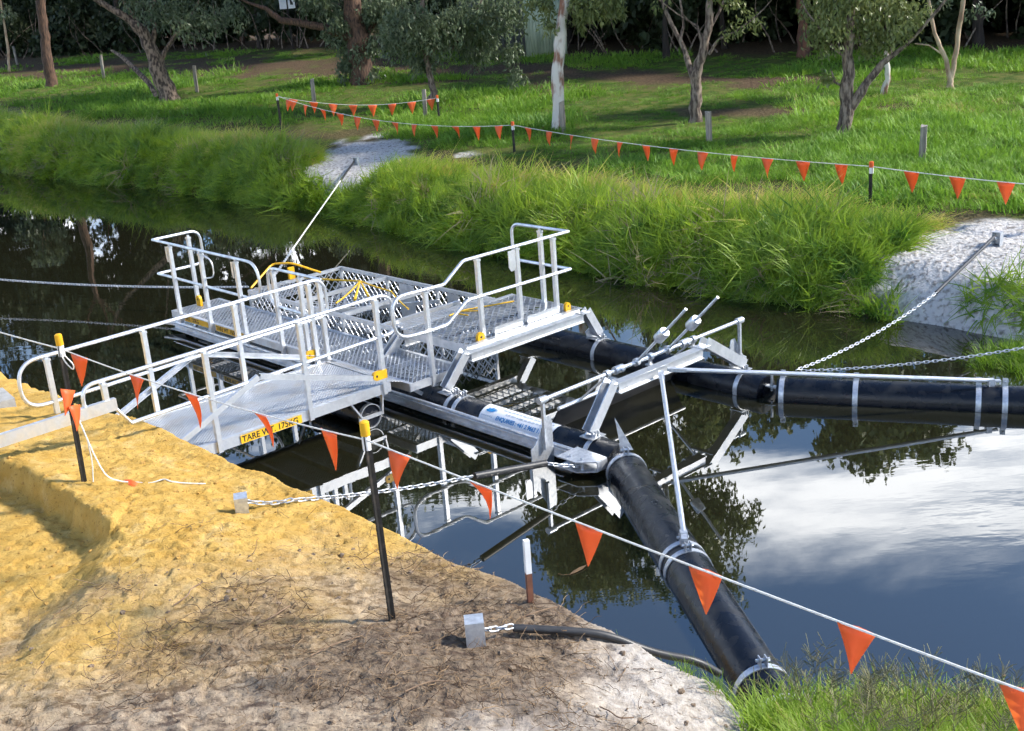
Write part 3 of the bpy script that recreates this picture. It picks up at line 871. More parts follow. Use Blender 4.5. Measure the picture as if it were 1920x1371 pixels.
# mesh cage between the pontoons
cage = MB(); CZ = .62; CU0, CU1, CV0, CV1 = -15.05, -11.5, 8.40, 10.08
for z in (CZ, -.12):
    cage.box(L(CU0, CV0, z - .05), L(CU1, CV0 + .04, z)); cage.box(L(CU0, CV1 - .04, z - .05), L(CU1, CV1, z))
    cage.box(L(CU0, CV0 + .04, z - .05), L(CU0 + .04, CV1 - .04, z - .002)); cage.box(L(CU1 - .04, CV0 + .04, z - .05), L(CU1, CV1 - .04, z - .002))
for u in (CU0 + .001, -13.87, -12.7, CU1 - .041):
    for v in (CV0 + .001, CV1 - .041): cage.box(L(u, v, -.13), L(u + .04, v + .04, CZ - .051))
cg = cage.build('cage_frame', ALU, trap)
for u, z in ((-13.87, CZ), (-12.75, CZ), (-12.2, CZ - .12)):
    MB().box(L(u, CV0 + .041, z - .055), L(u + .05, CV1 - .041, z - .004)).build('cage_crossbar', ALU, cg)
def panel(o, a, b, n):
    mb = MB(); grating(mb, o, a, b, 0, .15, .062, .020, .006, n); tag(mb.build('mesh_panel', GRATE, cg), kind='stuff')
for a, b in ((CU0 + .04, -13.87), (-13.83, -12.7), (-12.66, CU1 - .04)):
    panel(L(a, CV1 - .02, -.15), Vector((0, 0, CZ + .10)), Vector((b - a, 0, 0)), (0, 1, 0))
    panel(L(a, CV0 + .02, -.15), Vector((0, 0, CZ + .10)), Vector((b - a, 0, 0)), (0, 1, 0))
panel(L(CU0 + .02, CV0 + .04, -.15), Vector((0, 0, CZ + .10)), Vector((0, CV1 - CV0 - .08, 0)), (1, 0, 0))
panel(L(CU1 - .02, CV0 + .04, -.15), Vector((0, 0, CZ - .05)), Vector((0, CV1 - CV0 - .08, 0)), (1, 0, 0))
panel(L(CU0 + .3, CV0 + .04, CZ - .35), Vector((.9, 0, -.1)), Vector((0, CV1 - CV0 - .08, 0)), (0, 0, 1))
mb = MB(); mb.box(L(-13.55, CV1 - .038, .05), L(-13.20, CV1 - .03, CZ - .06)); mb.box(L(-12.45, CV1 - .038, .05), L(-12.2, CV1 - .03, CZ - .06)); build_split(mb, 'cage_plate', ALU, cg)
mb = MB(); mb.beam(L(-14.2, CV0 + .05, .35), L(-12.6, CV1 - .05, .42), .04, .05); mb.beam(L(-12.9, CV0 + .05, .42), L(-11.6, CV0 + .9, .40), .04, .05); build_split(mb, 'cage_diagonal', ALU, cg)
# left lower mesh ledge beside the cage
mb = MB(); grating(mb, L(-15.04, 8.42, CZ + .004), Vector((.9, 0, 0)), Vector((0, .55, 0)), 0, .13, .055, .02, .006, (0, 0, 1)); tag(mb.build('mesh_lid', GRATE, cg), kind='stuff')
# ribbed ramp at the platform back
mb = MB()
for k in range(5): mb.box(L(-11.55 + k * .07, 8.45, CZ + .01), L(-11.51 + k * .07, 10.0, CZ + .035))
mb.box(L(-11.56, 8.45, CZ - .01), L(-11.21, 8.5, CZ + .01)); mb.box(L(-11.56, 9.95, CZ - .01), L(-11.21, 10.0, CZ + .01))
for k in range(5): pass
build_split(mb, 'lip_rib', ALU, cg)

# yellow lifting slings on the cage
sl = MB()
ap = L(-13.82, 9.56, .66)
def slack(a, b, sag, n=6):
    a = Vector(a); b = Vector(b)
    return [a.lerp(b, k / n) - Vector((0, 0, 4 * sag * (k / n) * (1 - k / n))) for k in range(n + 1)]
sl.tube(slack(ap, L(-13.16, 8.66, .64), .02), .012, 6); sl.tube(slack(ap, L(-12.98, 9.48, .64), .01), .012, 6); sl.tube(slack(ap, L(-14.9, 9.3, .63), .01), .014, 6)
sl.tube(slack(L(-12.98, 9.48, .64), L(-12.05, 9.05, .63), .02), .012, 6)
for q in ((-13.2, 9.0), (-13.22, 9.25)):
    sl.tube([ap, L(q[0], q[1], .60)], [.010, .022], 6)
tag(sl.build('lifting_sling', ROPE_Y, None, True), 'yellow lifting sling with several legs draped over the open cage', 'sling')
bpy.data.objects['lifting_sling'].location = TRAP_LOC; bpy.data.objects['lifting_sling'].rotation_euler = (0, 0, TRAP_RZ)
mb = MB(); mb.tube(fillet([L(-11.12, 8.98, .703), L(-11.16, 9.25, .703), L(-11.03, 9.56, .703), L(-10.9, 9.9, .703)], .1), .011, 6)
mb.tube([L(-11.15, 9.2, .703), L(-10.95, 9.35, .703)], .010, 6); mb.tube([L(-11.1, 9.1, .703), L(-10.92, 9.12, .703)], .010, 6)
o = tag(mb.build('lifting_sling', ROPE_Y, None, True), 'yellow lifting sling lying on the raised mesh platform', 'sling'); o.location = TRAP_LOC; o.rotation_euler = (0, 0, TRAP_RZ)
mb = MB(); mb.tube(fillet([L(-15.08, 8.48, .63), L(-15.35, 9.05, .84), L(-15.05, 9.2, .86), L(-14.9, 9.6, .64)], .10), .016, 6); yb = mb.build('lifting_bail', YELLOW, cg, True)
MB().box(L(-15.06, 9.12, .62), L(-15.02, 9.22, .80)).build('bail_plate', YELLOW, cg)

# lettering on the walkway edge and the pontoon
def sticker(par, u0, u1, z0, z1, v, body, tu, size, mat=STICK_Y, flip=True):
    s = MB().box(L(u0, v - .004, z0), L(u1, v - .001, z1)).build('sticker', mat, par)
    text_mesh('lettering', body, size, INK, s, frame_mat(L(tu, v - .0052, z0 + (z1 - z0) * .2), (1, 0, 0), (0, 0, 1)), bold=size * .02, sx=.92)
    return s
sticker(walk, -15.35, -14.68, LD - .088, LD - .008, 7.5, 'WLL 120KG', -15.33, .082)
sticker(walk, -14.46, -13.55, LD - .088, LD - .008, 7.5, 'TARE WT. 150KG', -14.44, .082)

def pipe_label():
    """curved white label on the pontoon"""
    u0, u1 = -9.27, -8.17; a0, a1 = R(-8), R(62)       # angle from straight up, towards the near side
    n = 14; rr = PR + .0025; vs = []; fs = []
    for i in range(n + 1):
        a = a0 + (a1 - a0) * i / n
        for u in (u0, u1):
            vs.append(L(u, NV - math.sin(a) * rr, PZ + math.cos(a) * rr))
    for i in range(n): fs.append((2 * i, 2 * i + 1, 2 * i + 3, 2 * i + 2))
    o = mesh_obj('label', vs, fs, STICK_W, pn)
    sol = o.modifiers.new('t', 'SOLIDIFY'); sol.thickness = .0015; sol.offset = 1
    def wrap(me, uu, ss):
        for vtx in me.vertices:
            x, y, z = vtx.co
            a = a1 - (ss + y) / rr
            vtx.co = L(uu + x, NV - math.sin(a) * (rr + .004 + z), PZ + math.cos(a) * (rr + .004 + z))
    def txt(body, size, uu, ss, mat, sx=1.0, bold=0):
        t = text_mesh('lettering', body, size, mat, o, Matrix.Identity(4), bold=bold, sx=sx); wrap(t.data, uu, ss)
    txt('ENQUIRIES : +61 2 9663 1144', .068, u0 + .26, .035, INK_B, .88, .0022)
    # faint smaller print: unreadable rows of dashes
    m = MB(); r2 = random.Random(3)
    for row, (ss, uu, ue, h) in enumerate(((.125, .36, 1.02, .014), (.178, .28, 1.05, .018))):
        x = uu
        while x < ue:
            w = r2.uniform(.015, .06); m.box((x, ss, -.001), (min(x + w, ue), ss + h, 0)); x += w + r2.uniform(.008, .02)
    x = .03
    while x < .2:
        w = .022; m.box((x, .045, -.001), (x + w, .057, 0)); x += w + .008
    t = m.build('small_print', INK_G, o); wrap(t.data, u0, 0.0)
    # blue bird emblem
    m = MB()
    m.prism([(.05, .125, -.001), (.08, .105, -.001), (.13, .10, -.001), (.18, .12, -.001), (.215, .15, -.001), (.17, .145, -.001), (.19, .175, -.001), (.14, .15, -.001), (.15, .19, -.001), (.10, .15, -.001), (.075, .165, -.001), (.075, .14, -.001)], (0, 0, .001))
    t = m.build('emblem', INK_B, o); wrap(t.data, u0, 0.0)
pipe_label()

# ------------------------------------------------------------------ gangway
gang = thing('gangway', 'aluminium gangway with checker plate deck and looped handrails, joining bank and trap', 'gangway', TRAP_LOC, TRAP_RZ)
GN_, GF, GD = -10.2, -11.5, .49
V_A, V_B = 4.72, 7.30
MB().box(L(GF + .012, V_A, GD - .012), L(GN_ - .012, V_B - .02, GD)).build('deck_plate', CHECK, gang)
MB().prism([L(GF + .03, V_B - .015, GD + .003), L(GN_ - .03, V_B - .015, GD + .003), L(GN_ - .03, 7.485, LD + .012), L(GF + .03, 7.485, LD + .012)], (0, 0, .008)).build('transition_plate', CHECK, gang)
for u, fl in ((GN_, 1), (GF, -1)):
    mb = MB(); mb.channel(L(u, V_A, GD - .05), L(u, V_B, GD - .05), .05, .115, .008, flip=fl)
    sb = mb.build('side_beam', ALU, gang)
mb = MB()
for v in np.arange(V_A + .2, V_B, .42): mb.box(L(GF + .055, v, GD - .07), L(GN_ - .055, v + .04, GD - .014))
build_split(mb, 'bearer', ALU, gang)
near_beam = [c for c in gang.children if c.name.startswith('side_beam')][0]
stk = MB().box(L(GN_ + .0095, 5.36, GD - .10), L(GN_ + .012, 6.10, GD - .012)).build('sticker', STICK_Y, near_beam)
text_mesh('lettering', 'TARE WT. 175KG', .092, INK, stk, frame_mat(L(GN_ + .0128, 5.375, GD - .086), (0, 1, 0), (0, 0, 1)), bold=.002, sx=.96)
for u, s, inn in ((GN_, 1, 0), (GF, -1, 1)):
    mb = MB()
    vl = 3.76 if inn else 3.86
    if inn:
        mb.tube(fillet([L(u, 4.2, .965), L(u, vl, .965), L(u, vl, 1.45), L(u, 7.44, 1.50), L(u, 7.44, 1.04), L(u, 7.2, 1.04)], [0, .24, .24, .2, .2, 0], 8), TR); mb.tube([L(u, 4.2, .965), L(u, 7.2, 1.04)], TR)
    else:
        mb.tube(fillet([L(u, vl, 1.17), L(u, vl, 1.45), L(u, 7.44, 1.50), L(u, 7.44, 1.04), L(u, 7.2, 1.04)], [0, .22, .2, .2, 0], 8), TR); mb.tube([L(u, 4.12, 1.19), L(u, 4.27, .97), L(u, 7.2, 1.04)], TR)
    hr = mb.build('handrail', ALU, gang, True)
    for v in (4.07, 5.12, 6.22, 7.21):
        post(hr, u + s * .002, v, (GD - .11) if v > 4.5 else (.84 if inn else 1.17), 1.45 + .05 * (v - 3.8) / 3.6)
    mb = MB()
    mb.channel(L(u + s * .03, 4.55, .55), L(u + s * .03, 5.66, 1.03), .04, .06, .007, flip=s); mb.channel(L(u + s * .03, 5.68, 1.03), L(u + s * .03, 7.24, .55), .04, .06, .007, flip=s)
    mb.build('truss_brace', ALU, gang)
    tab(gang, L(u + s * .015, 7.15, .62), (0, 1, 0), (0, 0, 1), .19, .10)
# landing end: upper side channel on the bank and its kinked end
mb = MB(); mb.channel(L(-10.16, 1.6, 1.17), L(-10.16, 4.15, 1.205), .05, .115, .008, flip=1); mb.build('landing_channel', ALU, gang)
mb = MB()
for v in (1.7, 2.6): mb.beam(L(-10.19, v, .55), L(-10.19, v, 1.13), .05, .05, (1, 0, 0))
build_split(mb, 'landing_leg', ALU, gang)
# roller float under the outer end
mb = MB(); mb.tube([L(-11.35, 7.03, .15), L(-10.28, 7.03, .15)], .135, 28); fl_ = mb.build('roller_float', PIPE, gang, True)
for u in (-11.33, -10.285): 
    mb = MB(); mb.band(L(u, 7.03, .15), (1, 0, 0), .136, .05, .008); mb.build('float_ring', ALU, fl_, True)
for u in (-11.44, -10.26):
    mb = MB(); mb.beam(L(u, 6.76, GD - .1), L(u, 6.90, .17), .02, .045, (1, 0, 0)); mb.beam(L(u, 7.21, GD - .1), L(u, 7.18, .17), .02, .045, (1, 0, 0)); mb.beam(L(u, 6.86, .15), L(u, 7.2, .15), .02, .04); mb.build('float_leg', ALU, gang)

# concrete landing step at the frame edge
cb = thing('concrete_step', 'pale concrete step block on the sand behind the gangway rail', 'step', (-5.62, 11.72, .80), R(35))
MB().box((-.45, -.25, -.5), (.30, .25, .10)).build('lower_tread', CONC, cb)
MB().box((-.45, -.23, .103), (.08, .23, .28)).build('upper_tread', CONC, cb)

# ------------------------------------------------------------------ floating booms
def boom(name, p0, p1, label, bands, flange=True):
    p0 = Vector(p0); p1 = Vector(p1); d = (p1 - p0).normalized(); ln = (p1 - p0).length
    t = thing(name, label, 'boom', p0)
    n = 40; mb = MB()
    mb.tube([Vector((0, 0, 0)), d * .05, d * (ln - .05), d * ln], [PR * .9, PR, PR, PR * .9], n)
    pp = mb.build('boom_pipe', PIPE, t, True)
    sd = Vector((-d.y, d.x, 0))
    for s in bands:
        c = d * s; mb = MB(); mb.band(c, d, PR + .002, .055, .009)
        for k in (-1, 1):
            q = c + sd * .022 * k + Vector((0, 0, PR + .03)); mb.beam(q - Vector((0, 0, .035)), q + Vector((0, 0, .05)), .055, .008, sd)
        mb.tube([c - sd * .05 + Vector((0, 0, PR + .055)), c + sd * .05 + Vector((0, 0, PR + .055))], .012, 6)
        mb.build('pipe_clamp', GALV, t, True)
    return t, d, sd
B0 = Vector((1.02, 10.63, .03)); B1 = Vector((1.575, 6.42, -.02))
bn, dn_, sdn = boom('floating_boom', B0, B1, 'black pipe boom running from the trap corner to the near grass', (.13, 2.02, 2.16, 3.86))
C0 = Vector((2.96, 12.36, .035)); C1 = Vector((7.6, 10.62, .035))
bf, df_, sdf = boom('floating_boom', C0, C1, 'black pipe boom reaching from the trap out past the sand slope', (.06, .85, 2.10, 2.36))
# hinge links between pontoon ends and booms
for (u, v), b, nm in (((-7.35, NV), B0, 'near'), ((-7.35, FV), C0, 'far')):
    a = W(u, v, .12); mb = MB(); mb.beam(a - EP * .08, Vector((b.x, b.y, .14)) + (b - a).normalized() * .08, .07, .014)
    mb.tube([Vector(((a.x + b.x) / 2, (a.y + b.y) / 2, .06)), Vector(((a.x + b.x) / 2, (a.y + b.y) / 2, .26))], .016, 8)
    o = mb.build('hinge_link', GALV, bn if nm == 'near' else bf, True)
    o.matrix_parent_inverse = Matrix.Translation(-(B0 if nm == 'near' else C0))
# fin on the near boom's head
mb = MB(); mb.prism([Vector((-.02, -.02, .2)), Vector((.1, -.04, .2)), Vector((-.06, .05, .52))], Vector((.0, .008, 0))); mb.build('boom_fin', GALV, bn)
# end cap collar at the far end of the near boom
mb = MB(); e = (B1 - B0); mb.band(e - dn_ * .03, dn_, PR + .004, .05, .012); mb.build('end_collar', WHITE, bn, True)
# stays from the gate frame to each boom
def stay(a, b, label, r=.024):
    t = thing('boom_stay', label, 'stay', a)
    d = (Vector(b) - Vector(a)); MB().tube([Vector((0, 0, 0)), d], r, 10).build('stay_tube', ALU, t, True)
    m = MB(); dd = d.normalized(); m.beam(d - dd * .02, d + dd * .10, .05, .02); m.box(d + Vector((-.03, -.03, -.12)), d + Vector((.03, .03, .02)))
    m.build('end_clevis', GALV, t); MB().beam(-dd * .10, dd * .10, .06, .035).build('top_clevis', GALV, t)
stay(W(-7.55, 8.85, .64), B0 + dn_ * 2.05 + Vector((.0, 0, .30)), 'white tube stay dropping from the gate frame to the near boom')
stay(W(-7.55, 9.1, .64), C0 + df_ * 2.22 + Vector((0, 0, .25)), 'long white tube stay lying along above the boom towards the sand slope')

# ------------------------------------------------------------------ chains
def link_mesh():
    pts = []; n = 12; hl, hw = .021, .0165
    for k in range(n):
        a = 2 * math.pi * k / n; c, s = math.cos(a), math.sin(a)
        pts.append(Vector((hw * c + (hl if c > 0 else -hl), hw * s, 0)))
    mb = MB(); m = len(pts); q = 5; r = .0062
    vs = []; fs = []
    for i, p in enumerate(pts):
        d = (pts[(i + 1) % m] - pts[i - 1]).normalized(); a = Vector((0, 0, 1)); b = d.cross(a)
        for k in range(q):
            t = 2 * math.pi * k / q; vs.append(p + (a * math.cos(t) + b * math.sin(t)) * r)
    for i in range(m):
        for k in range(q):
            j = (i + 1) % m; fs.append((i * q + k, i * q + (k + 1) % q, j * q + (k + 1) % q, j * q + k))
    mb.add(vs, fs)
    me = bpy.data.meshes.new('link'); me.from_pydata([tuple(v) for v in mb.v], [], mb.f); me.materials.append(GALV)
    me.polygons.foreach_set('use_smooth', [True] * len(me.polygons)); return me
LINK = link_mesh()
def sag_path(pts, n=60):
    """points: list of (p, sag to the next)"""
    out = []
    for (p, s), (q, _) in zip(pts[:-1], pts[1:]):
        p = Vector(p); q = Vector(q)
        for k in range(n):
            t = k / n; out.append(p.lerp(q, t) - Vector((0, 0, 4 * s * t * (1 - t))))
    out.append(Vector(pts[-1][0])); return out
def chain(label, pts, scale=1.0, name='mooring_chain'):
    path = sag_path(pts); root = thing(name, label, 'chain', path[0])
    pitch = .058 * scale; acc = 0; k = 0; i = 0; pos = path[0].copy()
    L_ = [0.0]
    for a, b in zip(path[:-1], path[1:]): L_.append(L_[-1] + (b - a).length)
    tot = L_[-1]; s = 0.0
    while s <= tot:
        j = int(np.searchsorted(L_, s, side='right') - 1); j = min(max(j, 0), len(path) - 2)
        t = (s - L_[j]) / max(L_[j + 1] - L_[j], 1e-6); p = path[j].lerp(path[j + 1], t); d = (path[j + 1] - path[j]).normalized()
        o = bpy.data.objects.new('link', LINK); COL.objects.link(o); o.parent = root
        q = d.to_track_quat('X', 'Z') @ Matrix.Rotation(R(35 + 90 * (k % 2)), 3, 'X').to_quaternion()
        o.matrix_local = Matrix.Translation(p - path[0]) @ q.to_matrix().to_4x4() @ Matrix.Scale(scale, 4)
        s += pitch; k += 1
    return root
def sleeve(label, pts, r=.03, mat=RUBBER, name='chain_sleeve'):
    p0 = Vector(pts[0]); t = thing(name, label, 'hose', p0)
    pp = [Vector(p) - p0 for p in pts]
    MB().tube(fillet(pp, .25, 8), r, 12).build('hose', mat, t, True)
    d0 = (pp[1] - pp[0]).normalized(); MB().tube([-d0 * .004, d0 * .01], r * .72, 10).build('hose_mouth_dark', INK, t)  # black disc on the end paints the dark inside the hose
    return t
def anchor(label, loc, rz, tilt=0, s=1.0):
    """steel box section driven into the ground, open on the chain side"""
    t = thing('anchor_box', label, 'anchor', loc, rz, None)
    t.rotation_euler = (tilt, 0, rz)
    w, d, h, k = .052 * s, .058 * s, .155 * s, .008
    mb = MB(); mb.box((-w, -d, -.25), (-w + k, d, h)); mb.box((-w + k, -d, -.25), (w, -d + k, h - k)); mb.box((-w + k, d - k, -.25), (w, d, h - k)); mb.box((-w + k, -d, h - k), (w, d, h))
    mb.build('box_section', GALV, t)
    MB().tube([(-.0, -d + k, h * .35), (0, d - k, h * .35)], .012, 8).build('anchor_pin', GALV, t)
    return t
z1 = zn(-2.25, 8.62)
anchor('galvanised box anchor in the yellow sand, holding a chain', (-2.25, 8.62, z1 - .01), R(12), R(4))
mb_end = W(-7.45, 7.5, .12)
chain('galvanised chain from the box anchor in yellow sand towards the trap corner', [((-2.22, 8.66, z1 + .07), .02), ((-1.9, 8.78, max(z1 - .02, zn(-1.9, 8.78) + .03)), .03), ((-.42, 9.82, .42), 0)])
sleeve('black hose sleeve on the chain leading to the trap corner', [(-.42, 9.82, .42), (.25, 10.36, .26)], .034)
chain('short chain end between hose sleeve and trap corner bracket', [((.25, 10.36, .26), .01), (tuple(mb_end), 0)])
z2 = zn(-.36, 6.42)
anchor('galvanised box anchor standing in grey sand beside the black hose', (-.36, 6.42, z2 - .01), R(4), R(-3), 1.15)
z3 = zn(-.1, 6.57) + .05
chain('short chain joining the grey sand anchor to the black hose', [((-.34, 6.43, z2 + .09), .01), ((-.1, 6.57, z3 + .03), 0)])
hp = [tuple(Vector((-.12, 6.56, z3 + .015)).lerp(Vector((1.05, 6.60, .40)), t_) + Vector((0, 0, max(0, zn(-.12 + 1.17 * t_, 6.56 + .04 * t_) + .050 - (z3 + .015 + (.385 - z3) * t_)) * (0 < t_ < .9)))) for t_ in (0, .25, .5, .75, 1)] + [(1.2, 6.63, .27)]
sleeve('black hose lying over the sand edge into the grass', hp, .027)
# far side
anchor('small steel anchor at the top of the white sand slope', (6.74, 15.55, zf(6.74, 15.55) + .03), R(225))
sleeve('black hose sleeve running down over the white sand slope', [(6.62, 15.40, zf(6.6, 15.4) + .15), (5.27, 13.82, .64)], .023)
chain('galvanised chain hanging from the white sand slope down to the boom', [((6.72, 15.52, zf(6.74, 15.55) + .09), 0), ((6.62, 15.40, zf(6.6, 15.4) + .15), 0)])
bpy.data.objects['mooring_chain.003']['label'] = 'few chain links between sand slope anchor and its hose'
pb = Vector((3.22, 12.50, .25))
chain('galvanised chain hanging from the hose on the white sand slope down to the boom', [((5.27, 13.82, .64), .09), (tuple(pb), 0)], .82)
chain('galvanised chain running level from the boom out of the picture edge', [((6.6, 12.0, .62), .10), (tuple(pb + Vector((.03, -.05, 0))), 0)], .82)
anchor('small steel anchor on the pale sand scar of the far bank', (-3.28, 27.75, zf(-3.28, 27.75) + .03), R(250))
le = W(-15.95, 9.35, .45)
hpa = Vector((-3.32, 27.6, zf(-3.3, 27.6) + .12)); hpb = hpa.lerp(le, .22)
sleeve('black hose sleeve leaving the anchor on the pale sand scar', [tuple(hpa), tuple(hpb)], .024)
hpc = hpa.lerp(le, .82)
t = thing('mooring_rope', 'taut white mooring line from far bank hose to the trap', 'rope', hpb)
MB().tube([Vector((0, 0, 0)), hpc - hpb], .013, 8).build('line', CORD, t, True)
chain('short chain joining the white mooring line to the trap end', [(tuple(hpc), .01), (tuple(le), 0)])
chain('long galvanised chain stretched over the water left of the trap', [((-10.6, 20.95, .44), .10), (tuple(W(-15.95, 8.95, .42)), 0)])

# ------------------------------------------------------------------ bunting and pickets
def star_picket(label, base, h, lean=(0, 0), cap=YELLOW, s=1.0, group=None, bands=True):
    t = thing('star_picket', label, 'picket', base, random.uniform(-.5, .5), group)
    mb = MB(); r = .027 * s; w = .0045 * s
    top = Vector((lean[0], lean[1], h)); bot = Vector((-lean[0] * .2, -lean[1] * .2, -.3))
    for k in range(3):
        a = 2 * math.pi * k / 3 + .5; d = Vector((math.cos(a), math.sin(a), 0)); n = Vector((-d.y, d.x, 0)) * w
        vs = []
        for p in (bot, top):
            vs += [p - n + d * (.002), p + n + d * .002, p + n + d * r, p - n + d * r]
        mb.add(vs, [(0, 3, 2, 1), (4, 5, 6, 7), (0, 1, 5, 4), (1, 2, 6, 5), (2, 3, 7, 6), (3, 0, 4, 7)])
    mb.build('stake', PICKET, t)
    m2 = MB(); m2.tube([top - Vector((0, 0, .075)), top - Vector((0, 0, .01)), top + Vector((0, 0, .012)), top + Vector((0, 0, .02))], [.030 * s, .030 * s, .029 * s, .018 * s], 12); m2.build('safety_cap', cap, t, True)
    if bands:
        MB().tube([top - Vector((0, 0, .17)), top - Vector((0, 0, .077))], .027 * s, 12).build('white_collar', WHITE, t, True)
    return t
def flag_mesh(seed, w=.175, h=.225):
    r = random.Random(seed); n = 5; vs = []; fs = []
    bend = r.uniform(-.055, .055); sw = r.uniform(-.025, .025); tw = r.uniform(-.35, .35); cr = r.uniform(-.02, .025)
    rows = []
    for i in range(n + 1):
        t = i / n; hw = w / 2 * (1 - t) + .002
        y = bend * math.sin(t * 2.2) ; x = sw * t
        row = []
        for k in (-1, 0, 1):
            row.append((x + hw * k * math.cos(tw * t * 2), y + cr * (1 - t) * (k == 0) + hw * k * math.sin(tw * t * 2), -h * t))
        rows.append(row)
    for row in rows:
        for p in row: vs.append(p)
    for row in rows:
        for p in row: vs.append((p[0], p[1] + .0025, p[2]))
    N = 3 * (n + 1)
    for i in range(n):
        for k in range(2):
            a = i * 3 + k; fs.append((a, a + 1, a + 4, a + 3)); fs.append((N + a + 3, N + a + 4, N + a + 1, N + a))
    for i in range(n):
        a = i * 3; fs.append((a, a + 3, N + a + 3, N + a)); a += 2; fs.append((a + 3, a, N + a, N + a + 3))
    fs.append((0, N, N + 1, 1)); fs.append((1, N + 1, N + 2, 2))
    me = bpy.data.meshes.new('flag'); me.from_pydata(vs, [], fs); me.materials.append(ORANGE); me.polygons.foreach_set('use_smooth', [True] * len(me.polygons)); return me
FLAGS = [flag_mesh(i) for i in range(14)]
def bunting(label, a, b, sag, flags, r=.006, scale=1.0, twist=.25):
    a = Vector(a); b = Vector(b); path = sag_path([(a, sag), (b, 0)], 30)
    t = thing('bunting_line', label, 'bunting', a)
    MB().tube([p - a for p in path], r, 6).build('cord', CORD, t, True)
    ang = math.atan2(b.y - a.y, b.x - a.x)
    for k, s in enumerate(flags):
        p = a.lerp(b, s) - Vector((0, 0, 4 * sag * s * (1 - s)))
        o = bpy.data.objects.new('flag', random.choice(FLAGS)); COL.objects.link(o); o.parent = t
        o.location = p - a - Vector((0, 0, .001)); slope = math.atan2((b.z - a.z) - 4 * sag * (1 - 2 * s), math.hypot(b.x - a.x, b.y - a.y))
        o.rotation_euler = (random.uniform(-.12, .12), -slope, ang + random.uniform(-twist, twist)); o.scale = (scale * random.uniform(.93, 1.05),) * 3
    return t
PL = Vector((-3.68, 9.16, zn(-3.68, 9.16))); PM = Vector((-.90, 6.66, zn(-.90, 6.66)))
star_picket('black star picket with bright yellow cap in the yellow sand', PL, 2.22 - PL.z, (.04, 0))
star_picket('black star picket with small yellow clip in the grey sand', PM, 2.19 - PM.z, (-.03, .01))
tl = Vector((-3.64, 9.16, 2.11)); tm = Vector((-.93, 6.67, 2.09))
bunting('orange pennant line sagging between the two pickets on the sand', tl, tm, .05, (.075, .30, .49, .71, .905), .005, 1.2)
p3 = Vector((2.66, 3.05, 1.92))
star_picket('black star picket on the grassy bank out of frame', (2.66, 3.05, zn(2.66, 3.05)), 2.0 - zn(2.66, 3.05))
nf_len = (p3 - tm).length
bunting('orange pennant line crossing the lower part of the view over water and grass', tm, p3, .015, (.062, .195, .35, .49, .642, .78, .90), .0055)
bunting('plain white cord leaving the yellow capped picket towards the picture edge', tl, (-7.0, 12.4, 2.12), .04, (), .006)
# cord loop and wind-wrapped pennants at the yellow capped picket
mb = MB(); mb.tube(fillet([(0, 0, 0), (.03, -.03, -.09), (.09, -.03, -.17), (.10, -.03, -.12), (.03, -.03, -.02)], .05), .006, 6)
lp = tag(mb.build('cord_loop', CORD, None, True), 'white cord knotted in a loop below the yellow picket cap', 'cord'); lp.location = tl + Vector((.0, -.035, .0))
lf = thing('torn_bunting', 'loose orange pennants and white cord trailing down the picket onto yellow sand', 'bunting', PL)
path = [(.06, -.04, .68), (.10, -.05, .50), (.17, -.07, .22), (.24, -.1, .06)]
def on(x, y, dz=.012): return (x, y, zn(PL.x + x, PL.y + y) - PL.z + dz)
path += [on(.34, -.02), on(.42, .02), on(.55, .0), on(.66, .06), on(.72, .0), on(.80, .03), on(.92, .04), on(1.0, .06)]
MB().tube(fillet(path, .08), .006, 6).build('cord', CORD, lf, True)
MB().tube(fillet([(.06, -.04, .68), (.12, -.05, .42), (.13, -.06, .2), on(.10, -.05)], .05), .005, 6).build('cord', CORD, lf, True)
for loc, rot in (((.045, -.045, .84), (0, R(24), R(55))), ((.07, -.045, .70), (0, R(14), R(70)))):
    o = bpy.data.objects.new('flag', FLAGS[3]); COL.objects.link(o); o.parent = lf; o.location = loc; o.rotation_euler = rot; o.scale = (.8, .8, .95)
o = bpy.data.objects.new('flag', FLAGS[2]); COL.objects.link(o); o.parent = lf
q = on(.40, -.0, .02); o.location = q; o.rotation_euler = (R(-80), 0, R(-35))

# far pickets
def fpk(label, x, y, top, **k):
    z = zf(x, y); star_picket(label, (x, y, z), top - z, s=1.25, cap=ORANGE, **k); return Vector((x, y, top - .06))
f1 = fpk('black picket at the corner where two far pennant lines meet', -5.96, 33.57, 2.09)
f2 = fpk('black picket beside the bent tree, end of the back pennant line', -1.50, 33.4, 1.72)
f3 = fpk('black picket on the far bank right of the pale sand scar', .44, 26.98, 1.57)
f4 = fpk('black picket on the far bank above the white sand slope', 5.88, 18.33, 1.52)
f5 = fpk('black picket on the far bank beyond the picture edge', 9.6, 13.9, 1.5)
bunting('far orange pennant line, back run towards the bent tree', f1, f2, .22, np.linspace(.10, .96, 8), .007, 1.42, .35)
bunting('far orange pennant line sagging in front of the pale sand scar', f1, f3, .30, np.linspace(.06, .95, 12), .007, 1.42, .3)
bunting('far orange pennant line along the long grass bank', f3, f4, .10, np.linspace(.06, .94, 12), .007, 1.42, .3)
bunting('far orange pennant line above the white sand slope', f4, f5, .08, np.linspace(.12, .9, 7), .007, 1.42, .3)

# survey peg on the near bank
z = zn(0, 7.0)
pg = thing('survey_peg', 'thin peg with white top and rust brown base at the water edge', 'peg', (0, 7.0, z))
MB().box((-.019, -.019, -.2), (.019, .019, .22)).build('peg_base', pmat('peg_brown', (.20, .075, .04), (.13, .05, .03), 14, rough=.8), pg)
MB().box((-.0195, -.0195, .22), (.0195, .0195, .46)).build('peg_top', WHITE, pg); pg.rotation_euler = (R(-2), R(1), .3)

